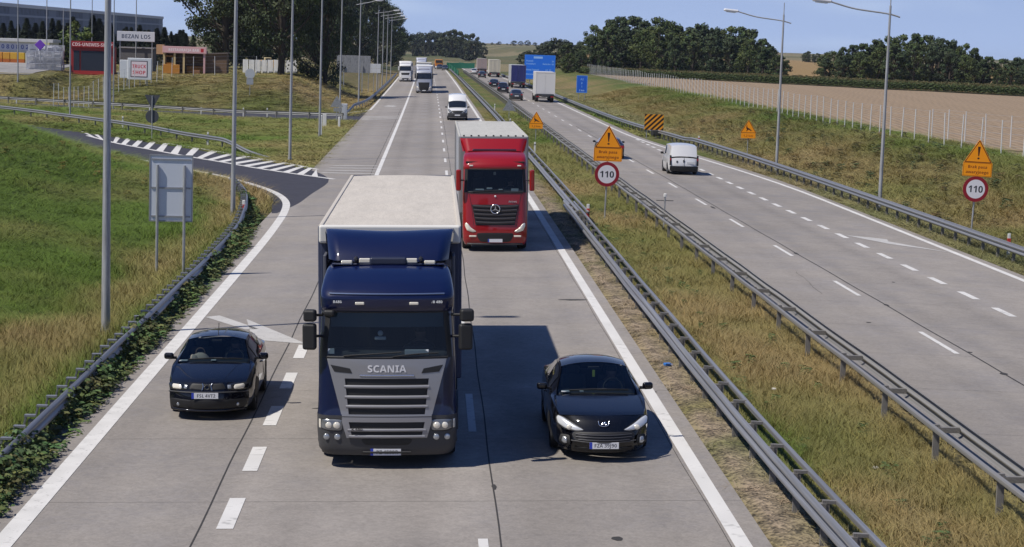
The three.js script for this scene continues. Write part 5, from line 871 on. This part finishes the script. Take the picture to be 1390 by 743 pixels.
  bodyG.push(grid(30, 14, (u, v) => { const a = 2 * u - 1, xt = prof(0, 1)[0] * a, y = lerp(sill, fTop(xt), v), x = w0(Math.min(y, sh(0))) * a; return [x, y, Z(0, x) + bulge(y) * (1 - Math.pow(Math.abs(a), 6))]; }));
  const rTop = x => { const s0 = prof(L, 1), [e, ey] = edge(L), a = Math.abs(x); return a > e ? lerp(ey, s0[1], clamp((a - e) / (s0[0] - e))) : ey + (top(L) - ey) * (1 - Math.pow(a / e, 2.4)); };
  const rBul = y => .07 * Math.sin(Math.PI * clamp((y - sill) / (tailY - sill))); const rs = (x, y, o) => [x, y, Z(L, x) - rBul(y) - o];
  bodyG.push(grid(24, 12, (u, v) => { const a = 2 * u - 1, xt = prof(L, 1)[0] * a, y = lerp(sill + .05, rTop(xt), v), x = prof(L, clamp((y - sill) / (sh(L) - sill)))[0] * a; return [x, y, Z(L, x) - rBul(y) * (1 - Math.pow(Math.abs(a), 6))]; }));
  part('body', bodyG, C, t);
  // glass
  const gm = q.see ? MGlass : MDarkGlass;
  part('windscreen', grid(18, 10, (u, v) => { const p = topPt(S(cowl + .01, head - .02, v), lerp(.015, .985, u)); p[1] += .006; return p; }), gm, t);
  if (!q.panelBack) part('rear_window', grid(16, 8, (u, v) => { const p = topPt(S(back + .03, deck - .03, v), lerp(.04, .96, u)); p[1] += .006; p[2] -= .004; return p; }), MDarkGlass, t);
  for (const sg of [-1, 1]) {
    for (const [a, b] of q.windows ?? [[cowl + .55, lerp(head, back, .42)], [lerp(head, back, .47), back + .1]]) part('side_window', grid(8, 4, (u, v) => { const s = S(a, b, u), k = lerp(.1, .86, v) * (a < cowl + .8 ? 1 : 1), p = strip4(s, k, sg); p[0] += sg * .008; p[1] += .004; return p; }), MDarkGlass, t);
    const wz = q.axles ?? [.85, L - .95];
    for (const a of wz) { part('wheel_arch', grid(24, 4, (u, v) => { const th = u * 2 * Math.PI, s = a + .05 + Math.cos(th) * .37 * v, y = Math.max(sill + .005, .33 + Math.sin(th) * .36 * v), p = sidePt(s, clamp((y - sill) / (sh(s) - sill)), sg); p[0] += sg * .006; return p; }), MBlack, t); wheel(t, sg * (W - .125), .31, Z(a + .05, W), .31, .21); }
    const m = part('mirror', rbox(.20, .135, .11, .05, sg * (W + .09), belt + .09, Z(cowl + .42, W) + .02, 0, sg * .2), q.mirror ?? C, t); part('mirror_arm', box(.12, .05, .06, sg * (W - .0), belt + .05, Z(cowl + .42, W)), MBlack, m);
    part('door_seam', [tube([[.1], [.5], [.98]].map(([k]) => { const p = sidePt(cowl + .25, k, sg); p[0] += sg * .002; return p; }), .006, 4), tube([[.1], [.5], [.98]].map(([k]) => { const p = sidePt(lerp(head, back, .45), k, sg); p[0] += sg * .002; return p; }), .006, 4)], MBlack, t);
    part('door_handle', rbox(.03, .03, .16, .012, sg * (W + .005), belt - .12, -lerp(head, back, .3)), C, t);
  }
  part('underbody', [box(W * 1.7, .2, L - .7, 0, .26, -L / 2)], MBlack, t);
  if (q.see) {
    part('dashboard', [rbox(W * 1.62, .2, .5, .08, 0, cowlY - .12, -cowl - .42)], MInt, t);
    for (const s of [-.36, .36]) { const c = part('seat', [rbox(.48, .6, .14, .06, s, .82, -head - .42, -.2), rbox(.48, .14, .48, .05, s, .5, -head - .15)], MInt2, t); part('headrest', rbox(.26, .17, .1, .05, s, 1.2, -head - .50), MInt2, c); }
    part('rear_bench', [rbox(W * 1.5, .6, .14, .06, 0, .82, -back + .35, -.25)], MInt, t);
    part('cabin_floor', [box(W * 1.7, .05, back - cowl, 0, .38, -(back + cowl) / 2 - .1), box(W * 1.55, .5, .05, 0, .7, -back - .1)], MInt, t);
    part('steering_wheel', new THREE.TorusGeometry(.18, .016, 8, 22).rotateX(-.5).translate(.36, cowlY - .02, -cowl - .72), MBlack, t);
    part('inside_mirror', rbox(.22, .06, .03, .02, 0, roofY - .16, -head - .02), MBlack, t);
    part('wiper', [tube([.15, .4, .62].map(u => { const p = topPt(cowl + .05 + u * .05, u); p[1] += .02; return p; }), .01, 5), tube([.5, .7, .9].map(u => { const p = topPt(cowl + .05 + u * .03, u); p[1] += .02; return p; }), .01, 5)], MBlack, t);
  }
  const f = { t, fs, fz, rs, Z, topPt, P, strip4, sidePt };
  return f;
}
const DARK = paint([.0018, .002, .004], { metalness: 0, roughness: .5, specularIntensity: .2 }), NAVY = paint([.0018, .0026, .008], { metalness: 0, roughness: .5, specularIntensity: .2 });
const MLensB = new THREE.MeshPhysicalMaterial({ color: lin(.66, .68, .70), roughness: .2, metalness: .25, clearcoat: 1 });
// dark hatchback on the entry lane
{
  const c = car('hatchback_car', 'dark navy hatchback with lit headlights on the entry lane', 'car', { L: 4.2, W: .87, lead: .745, cowl: 1.02, cowlY: .98, head: 1.72, roofY: 1.46, back: 3.35, deck: 3.98, deckY: 1.05, tailY: .98, belt: .93, C: NAVY, see: true, nose: .38, roofDrop: .08 }), t = c.t, fs = c.fs;
  place(t, -4.27, 37.3);
  for (const s of [-1, 1]) {
    part('headlight', patch([[s * .38, .70], [s * .52, .725], [s * .72, .72], [s * .79, .69], [s * .76, .60], [s * .58, .59], [s * .40, .61]], fs, .012, .015), MDarkGlass, t);
    part('headlight_lens', patch([[s * .52, .70], [s * .70, .705], [s * .73, .66], [s * .70, .605], [s * .52, .605], [s * .49, .65]], fs, .02, .02), MLensW, t); part('headlight_lens', patch([[s * .39, .69], [s * .46, .695], [s * .47, .62], [s * .40, .62]], fs, .02, .01), MLens, t);
    part('fog_light', new THREE.SphereGeometry(.035, 12, 8).scale(1, 1, .4).translate(s * .58, .31, c.fz(s * .58, .31) + .008), MLens, t);
    part('tail_light', patch([[s * .55, .9], [s * .76, .9], [s * .78, .7], [s * .6, .7]], c.rs, .01), MRed, t);
    part('grille_opening', patch([[s * .03, .71], [s * .12, .72], [s * .30, .72], [s * .35, .62], [s * .12, .60], [s * .04, .61]], fs, .012), MBlack, t);
    part('grille_trim', tube([[s * .10, .73], [s * .075, .68], [s * .10, .60]].map(([x, y]) => fs(x, y, .02)), .012, 5), MChrome, t);
    part('bumper_slot', patch([[s * .30, .40], [s * .72, .42], [s * .76, .36], [s * .70, .24], [s * .32, .24]], fs, .010), MBlack, t);
    part('bonnet_crease', tube([.1, .4, .7, .95].map(v => { const p = c.topPt(1.0 * v, .5 + s * lerp(.20, .36, v)); p[1] += .001; return p; }), .006, 4), NAVY, t);
  }
  part('lower_intake', patch([[-.28, .41], [.28, .41], [.28, .23], [-.28, .23]], fs, .012), MBlack, t);
  part('bumper_strip', tube([[-.78, .545], [-.4, .555], [0, .56], [.4, .555], [.78, .545]].map(([x, y]) => fs(x, y, .008)), .014, 5), MPlas, t);
  part('lip', tube([[-.70, .21], [-.4, .20], [0, .195], [.4, .20], [.70, .21]].map(([x, y]) => fs(x, y, .01)), .025, 6), NAVY, t);
  part('badge', new THREE.TorusGeometry(.045, .012, 6, 16).translate(0, .66, c.fz(0, .66) + .02), MPlas, t);
  part('licence_plate', box(.52, .115, .012, -.04, .50, c.fz(0, .5) + .02), plateTex('FSL 4VT2'), t);
  part('antenna', tube([[0, 1.42, -2.0], [0, 1.62, -2.12]], .008, 5), MBlack, t);
  part('dash_paper', [box(.16, .012, .12, -.62, .985, -1.22), box(.1, .012, .1, -.02, .985, -1.25)], MWhiteThing, t);
  driver(t, .36, .42, -2.0, 'driver at the wheel of the dark navy hatchback');
  const b = thing('bag', 'pale crumpled bag on the front passenger seat of the navy hatchback', 'bag'); t.updateMatrixWorld(); b.position.copy(t.localToWorld(V(-.34, .62, -1.72))); b.quaternion.copy(t.quaternion);
  part('body', [new THREE.IcosahedronGeometry(.2, 2).scale(1.1, 1.25, .8).translate(0, .2, 0), new THREE.IcosahedronGeometry(.12, 2).translate(-.14, .3, .08)], mat([.62, .50, .40], .9), b); part('handle', new THREE.TorusGeometry(.09, .012, 6, 16).translate(0, .45, 0), mat([.3, .2, .15], .9), b);
}
// black car with big swept headlights in the left lane
{
  const c = car('hatchback_car', 'black car with large swept headlights beside the dark blue truck', 'car', { L: 4.6, W: .905, lead: .80, cowl: 1.26, cowlY: .97, head: 2.08, roofY: 1.47, back: 3.5, deck: 4.25, deckY: 1.08, tailY: 1.0, belt: .93, C: DARK, see: true, nose: .40, roofDrop: .07, bulge: y => .30 * Math.sqrt(clamp((.80 - y) / .42)) - .08 * clamp((.33 - y) / .16) }), t = c.t, fs = c.fs;
  place(t, 3.2, 33.6);
  for (const s of [-1, 1]) {
    part('headlight', patch([[s * .37, .575], [s * .50, .555], [s * .68, .58], [s * .80, .65], [s * .82, .73], [s * .79, .765], [s * .70, .745], [s * .54, .66]], fs, .014, .016), MLensB, t);
    part('headlight_rim', patch([[s * .35, .572], [s * .50, .54], [s * .69, .565], [s * .82, .645], [s * .835, .735], [s * .79, .775], [s * .69, .755], [s * .52, .668]], fs, .008), MBlack, t);
    part('headlight_reflector', new THREE.SphereGeometry(.06, 14, 10).scale(1, .8, .35).translate(s * .60, .605, c.fz(s * .6, .6) + .03), MLensW, t);
    part('fog_light', patch([[s * .66, .43], [s * .72, .44], [s * .745, .36], [s * .70, .31], [s * .65, .33]], fs, .014, .01), MLens, t);
    part('fog_recess', patch([[s * .61, .46], [s * .75, .47], [s * .79, .36], [s * .72, .28], [s * .60, .29]], fs, .008), MBlack, t);
    part('tail_light', patch([[s * .5, .9], [s * .8, .9], [s * .8, .72], [s * .55, .75]], c.rs, .01), MRed, t);
  }
  part('grille_opening', patch([[-.50, .535], [0, .545], [.50, .535], [.56, .48], [.48, .39], [0, .375], [-.48, .39], [-.56, .48]], fs, .010), MBlack, t);
  for (const [y, w] of [[.50, .50], [.455, .50], [.41, .46]]) part('grille_bar', tube([[-w, y], [-w * .5, y - .005], [0, y - .008], [w * .5, y - .005], [w, y]].map(([x, yy]) => fs(x, yy, .022)), .009, 5), mat([.09, .09, .10], .35, .5), t);
  part('grille_lip', tube([[-.58, .385], [-.3, .37], [0, .365], [.3, .37], [.58, .385]].map(([x, y]) => fs(x, y, .012)), .012, 5), MPlas, t);
  part('lower_intake', patch([[-.5, .27], [.5, .27], [.46, .20], [-.46, .20]], fs, .012), MBlack, t);
  // emblem: shield outline with a small lion-like bent shape, in chrome
  part('badge', [tube([[-.095, .725], [-.08, .665], [-.03, .645], [.03, .645], [.08, .665], [.095, .725]].map(([x, y]) => fs(x, y, .02)), .009, 5), tube([[-.04, .66], [-.015, .70], [.0, .675], [.025, .71], [.04, .67], [.03, .655]].map(([x, y]) => fs(x, y, .024)), .011, 5)], MChrome, t);
  part('licence_plate', box(.52, .115, .012, 0, .315, c.fz(0, .31) + .02), plateTex('FZA 39J90'), t);
  part('dash_paper', [box(.15, .012, .11, -.58, .985, -1.42), box(.07, .012, .08, -.28, .985, -1.40)], MWhiteThing, t);
  part('hanging_tag', rbox(.05, .13, .01, .02, -.01, 1.22, -1.98), mat([.45, .55, .08], .5), t);
  driver(t, .36, .42, -2.35, 'driver at the wheel of the black car with swept headlights');
}
// white delivery van behind the red truck
{
  const c = car('delivery_van', 'white delivery van with black bumper behind the red truck', 'van', { L: 5.6, W: 1.0, lead: 1.0, cowl: .72, cowlY: 1.22, head: 1.22, headY: 1.86, roofY: 2.48, eR: .84, back: 5.3, deck: 5.56, deckY: 1.8, tailY: 1.75, belt: 1.16, C: PW, nose: .22, roofDrop: 0, panelBack: true, windows: [[1.15, 1.9]], sill: .25, mirror: MBlack }), t = c.t, fs = c.fs;
  place(t, 2.55 + bend(186), 186);
  part('bumper', [grid(20, 6, (u, v) => fs(lerp(-.93, .93, u), lerp(.28, .72, v), .03))], MPlas, t);
  part('grille', patch([[-.5, .92], [.5, .92], [.42, .74], [-.42, .74]], fs, .02), MBlack, t);
  for (const s of [-1, 1]) { part('headlight', patch([[s * .55, .78], [s * .72, .76], [s * .86, .98], [s * .80, 1.06], [s * .66, .92]], fs, .02), MLens, t); part('headlight_rim', patch([[s * .5, .76], [s * .74, .72], [s * .90, .98], [s * .82, 1.09], [s * .62, .94]], fs, .012), MBlack, t); }
  part('licence_plate', box(.52, .12, .02, 0, .5, c.fz(0, .5) + .05), MWhiteThing, t);
}
// vehicles driving away: same builder, turned round
const away = (c, x, D) => { const t = c.t; t.rotation.y = Math.PI; t.position.set(x, laneY(x - bend(D)) + .008, -D); return c; };
function backOf(c, L, W, hi, plate = true) { const { t, rs } = c; for (const s of [-1, 1]) part('tail_light', patch([[s * (W - .34), hi], [s * (W - .1), hi], [s * (W - .1), hi - .18], [s * (W - .30), hi - .16]], rs, .015), MRed, t); part('rear_bumper', grid(14, 4, (u, v) => rs(lerp(-W * .86, W * .86, u), lerp(.25, .5, v), .02)), MPlas, t); if (plate) { const p = rs(0, .62, .03); part('licence_plate', box(.52, .12, .01, p[0], p[1], p[2]), MWhiteThing, t); } }
// local z runs from 0 (front) to -L (rear): shift so the rear stands at the given place
const shift = (c, L) => c.t.children.forEach(o => { o.position.z += L; });
{
  const L = 4.35, W = .905, c = car('delivery_van', 'small white panel van with dark rear bumper driving away', 'van', { L, W, lead: .88, cowl: 1.0, cowlY: 1.12, head: 1.75, roofY: 1.84, back: 4.12, deck: 4.33, deckY: 1.1, tailY: 1.02, belt: 1.06, C: PW, roofDrop: .04, eR: .86, panelBack: true, windows: [[1.45, 2.3]], mirror: MBlack, tail: .08 });
  for (const s of [-1, 1]) { part('tail_light', grid(3, 8, (u, v) => { const y = lerp(.55, 1.15, v), p = c.rs(s * lerp(.76, .87, u), Math.min(y, 1.0), .012); return [p[0], y, p[2] + Math.max(0, y - 1.0) * .3]; }), MBlack, c.t); part('tail_light_lens', grid(2, 3, (u, v) => c.rs(s * lerp(.78, .85, u), lerp(.85, .98, v), .018)), MRed, c.t); }
  part('rear_bumper', grid(14, 5, (u, v) => c.rs(lerp(-.85, .85, u), lerp(.22, .52, v), .03)), MBlack, c.t);
  part('door_seam', tube([[0, .52], [0, .8], [0, 1.0]].map(([x, y]) => c.rs(x, y, .01)), .012, 4), MPlas, c.t);
  { const p = c.rs(-.42, .72, .02); part('licence_plate', box(.5, .11, .01, ...p), mat([.6, .6, .6], .5), c.t); const q = c.rs(.02, .82, .02); part('door_handle', rbox(.09, .16, .03, .02, ...q), MBlack, c.t); const r = c.rs(.42, .78, .02); part('badge', rbox(.1, .12, .02, .02, ...r), MPlas, c.t); }
  shift(c, L); away(c, 15.0, 113.6);
}
const carSpec = (C, o = {}) => ({ L: 4.4, W: .9, lead: .78, cowl: 1.1, cowlY: .98, head: 1.85, roofY: 1.5, back: 3.4, deck: 4.2, deckY: 1.02, tailY: .96, belt: .92, C, ...o });
const BLK = paint([.006, .006, .007]), GRY = paint([.05, .055, .065]);
for (const [label, x, D, C, o] of [
  ['dark estate car half hidden behind the orange exclamation sign', 11.98, 127.5, BLK, { roofY: 1.42, deckY: 1.0, tailY: .95 }],
  ['dark car with pale roof highlights behind the triangular sign back', 11.1, 258, GRY, {}],
  ['black tall car in the fast lane ahead of the dark car', 10.65, 296, BLK, { roofY: 1.68 }],
  ['black low car ahead of the tall car in the fast lane', 10.3, 330, BLK, { roofY: 1.55 }],
  ['dark car beside the cream truck far off', 10.6, 428, BLK, { roofY: 1.5 }],
  ['white car far off beside the green screens', 9.6, 470, PW, {}]]) { const s = carSpec(C, o), c = car('passenger_car', label, 'car', s, G_R); backOf(c, s.L, s.W, .88); shift(c, s.L); away(c, x, D); }
// orange road works truck where the road ends
{
  const t = thing('works_truck', 'orange road works truck far off in the left lane', 'truck'); place(t, 1.2, 560);
  const MO = mat([.55, .20, .03], .5); part('cab', rbox(2.2, 2.2, 2, .15, 0, 1.6, -1), MO, t); part('windscreen', rbox(1.8, .8, .05, .03, 0, 2.15, .02), MDarkGlass, t); part('load_bed', rbox(2.4, 1.4, 4, .08, 0, 1.6, -4.2), MO, t); part('bumper', rbox(2.3, .4, .2, .05, 0, .55, .05), MWhiteThing, t); for (const z of [-1, -4.6]) for (const s of [-1, 1]) wheel(t, s, .45, z, .45, .3);
  for (const [x, D] of [[3.3, 548], [4.6, 530], [2.6, 575]]) { const s = carSpec(GRY), c = car('passenger_car', 'small oncoming car near the orange works truck', 'car', s, 'oncoming cars far off'); part('headlight', patch([[.5, .7], [.75, .7], [.75, .6], [.5, .6]], c.fs, .02), MLens, c.t); place(c.t, x + bend(D), D); }
}
// ---------------------------------------------------------------- grass and weeds
function tuftGeo(sd, n, spread, h, w, droop) {
  srand(sd); const p = [], nn = [], c = [];
  for (let i = 0; i < n; i++) {
    const a = rr(0, 6.283), r = spread * Math.sqrt(rnd()), x = Math.cos(a) * r, z = Math.sin(a) * r, b = rr(0, 6.283), lean = rr(.1, droop), hh = h * rr(.55, 1.15), dx = Math.cos(b) * lean * hh, dz = Math.sin(b) * lean * hh, px = -Math.sin(b) * w * rr(.6, 1.2), pz = Math.cos(b) * w * rr(.6, 1.2);
    const A = [x - px, -.05, z - pz], B = [x + px, -.05, z + pz], C = [x + px * .8 + dx * .35, hh * .6, z + pz * .8 + dz * .35], D = [x - px * .8 + dx * .35, hh * .6, z - pz * .8 + dz * .35], E = [x + dx, hh, z + dz], k = rr(.75, 1.2);
    const N = [Math.cos(b) * .55, .8, Math.sin(b) * .55];
    for (const q of [A, B, C, A, C, D, D, C, E]) { p.push(...q); nn.push(...N); c.push(k, k, k); }
  }
  const g = new THREE.BufferGeometry(); g.setAttribute('position', new THREE.Float32BufferAttribute(p, 3)); g.setAttribute('normal', new THREE.Float32BufferAttribute(nn, 3)); g.setAttribute('color', new THREE.Float32BufferAttribute(c, 3)); return g;
}
const MBlade = mat(0xffffff, .85, 0, { vertexColors: true });
function scatter(name, label, geo, spots, sd) {   // spots: [x, D, size, height]
  srand(sd); const im = new THREE.InstancedMesh(geo, MBlade, spots.length), o = new THREE.Object3D(), col = new THREE.Color();
  spots.forEach(([x, D, s, h, tint], i) => { o.position.set(x, T(x, D), -D); o.rotation.set(rr(-.1, .1), rnd() * 6.283, rr(-.1, .1)); o.scale.set(s, h, s); o.updateMatrix(); im.setMatrixAt(i, o.matrix); const c = tint ?? growColor(x, D), k = rr(1.1, 1.45), w = rr(-.06, .06); im.setColorAt(i, col.setRGB(c[0] * k * (1 + w), c[1] * k, c[2] * k * (1 - w))); });
  im.name = name; im.castShadow = im.receiveShadow = true; scene.add(im); tag(im, label, 'grass', null, 'stuff'); return im;
}
const tuft = tuftGeo(201, 18, .2, 1, .006, .8), wide = tuftGeo(202, 22, .24, 1, .011, .9);
function cover(x0, x1, D0, D1, keep, hOf, k = 1) {
  const out = []; let D = D0;
  while (D < D1) { const far = clamp(D / 60, .75, 2.6), cell = .20 * far * k; for (let X = x0; X < x1; X += cell) { const d = D + rr(-.7, .7) * cell * 1.3, x = X + rr(-.7, .7) * cell + bend(d); const q = keep(x, d); if (q <= 0 || rnd() > q) continue; out.push([x, d, far * k * rr(.8, 1.25), hOf(x, d) * rr(.6, 1.3)]); } D += cell * 1.3; }
  return out;
}
srand(301);
scatter('median_grass', 'dry yellow green grass on the median between the guardrails', tuft, cover(5.3, 9.9, 24, 210, (x, D) => { const X = x - bend(D); if (X < 6.15) return .7 * clamp(fbm(x * 1.2, D * .5, 3, 7) * 4); return X > 9.55 ? .5 : 1; }, (x, D) => (x - bend(D) < 6.2 ? .07 : .16 + .16 * clamp(.5 + 1.5 * fbm(x * .5, D * .4, 3)))), 1);
scatter('verge_grass', 'tall grass covering the hill inside the slip road loop', tuft, cover(-36, -7.35, 26, 128, (x, D) => rampSide(x, D) > .5 ? (x > -.236 * D - 2 ? 1 : 0) : 0, (x, D) => .10 + .09 * clamp(.5 + 2 * fbm(x * .3, D * .3, 3)) + .24 * sm(-10.6, -8.9, x + fbm(x * .2, D * .2, 2) * 3) + .12 * (D > 84 ? sm(9, 3, rampSide(x, D)) : 0)), 2);
scatter('bank_grass', 'dry brown and green grass on the bank below the wire fence', tuft, cover(20.9, 36.6, 50, 300, (x, D) => { const X = x - bend(D); const ro = 20.75 - 3.0 * sm(105, 168, D); return X < ro + .2 ? 0 : x > .32 * D + 3 ? 0 : X < 21.4 ? .7 : 1; }, (x, D) => { const X = x - bend(D); return X < 22 ? .16 : .14 + .26 * clamp(.35 + 1.6 * fbm(x * .22, D * .16, 3, 4)); }, 1.1), 3);
scatter('verge_grass', 'grass strips along the opposite carriageway behind its guardrail', wide, cover(17.9, 21.6, 170, 420, (x, D) => x - bend(D) > 18.0 ? .8 : 0, () => .18, 1.1), 4);
scatter('verge_grass', 'short grass between the slip roads and on the slope below the shops', wide, cover(-62, -7.1, 112, 300, (x, D) => { if (x < -.236 * D - 3) return 0; if (D < 205 && rampSide(x, D) > -.6) return 0; if (D > exitNear(x) - .5 && D < exitFar(x) + .5) return 0; if (x < -46 && D > 225) return 0; return D > 200 ? .4 : .75; }, (x, D) => .07 + .08 * clamp(.4 + fbm(x * .3, D * .3, 3)), .8), 5);
// leafy weeds in front of the left guardrail
{
  srand(311); const L = []; for (let i = 0; i < 60; i++) { const h = Math.pow(rnd(), .8), a = rr(0, 6.283), r = .22 * (1 - h * .4) * Math.sqrt(rnd()), k = rr(.7, 1.25); L.push({ x: Math.cos(a) * r, y: h, z: Math.sin(a) * r, s: rr(.07, .15), w: .3, nx: Math.cos(a) + rr(-.5, .5), ny: rr(.2, 1.2), nz: Math.sin(a) + rr(-.5, .5), c: [k, k, k] }); }
  const wg = leafCloud(L), spots = [];
  for (let D = 22; D < 93; D += .13) { const base = D < 70 ? -7.22 : polyX([[-7.3, 68], [-7.6, 76], [-8.1, 83], [-8.8, 89], [-9.9, 94.5]], D), n = fbm(D * .25, 3.3, 3), lim = D < 84 ? -6.62 : base + .55; for (let k = 0; k < 2; k++) { const x = lerp(base + .06, lim, Math.pow(rnd(), 1.5)), h = (.48 + .42 * clamp(.45 + 1.8 * n)) * rr(.7, 1.2) * (1 - .5 * (x - base) / .62); spots.push([x, D + rr(-.1, .1), rr(.8, 1.3), h, [lerp(.05, .10, rnd()), lerp(.085, .12, rnd()), .03]]); } }
  scatter('roadside_weeds', 'dark leafy weeds growing along the foot of the left guardrail', wg, spots, 6);
  const s2 = []; srand(312); for (let i = 0; i < 300; i++) { const D = rr(55, 190), x = rr(23.2, 34); s2.push([x + bend(D), D, rr(1.2, 2.2), rr(.3, .55), [lerp(.03, .10, rnd()), .062, .02]]); } for (let i = 0; i < 260; i++) { const D = rr(34, 120), x = rr(-7.7, -.23 * D); if (rampSide(x, D) > 1) s2.push([x, D, rr(.8, 1.4), rr(.2, .4), [lerp(.06, .14, rnd()), .10, .02]]); } for (let i = 0; i < 70; i++) { const D = rr(28, 90), x = rr(6.4, 9); s2.push([x, D, rr(.6, 1.1), rr(.18, .3), [.06, .095, .025]]); }
  scatter('roadside_weeds', 'scattered leafy weeds among the roadside grass', wg, s2, 7);
}
// litter
single('litter', [rbox(.16, .07, .12, .02, 5.62, T(5.62, 44) + .04, -44, 0, .4), rbox(.08, .03, .08, .01, 5.72, T(5.7, 44) + .02, -44.1)], mat([.03, .16, .5], .5), 'crumpled blue wrapper on the dirt by the median guardrail', 'litter');
for (const [x, D] of [[8.05, 33.2], [7.6, 41]]) single('litter', new THREE.IcosahedronGeometry(.055, 1).scale(1.2, .6, 1).translate(x, T(x, D) + .12, -D), mat([.6, .58, .55], .8), 'pale scrap of paper in the median grass', 'litter', 'paper scraps');
scene.fog = new THREE.FogExp2(new THREE.Color().setRGB(.66, .76, .92), 0.00006);   // light summer haze
scene.traverse(o => { if (o.isMesh) { o.castShadow = true; o.receiveShadow = true; } });
renderer.render(scene, camera);
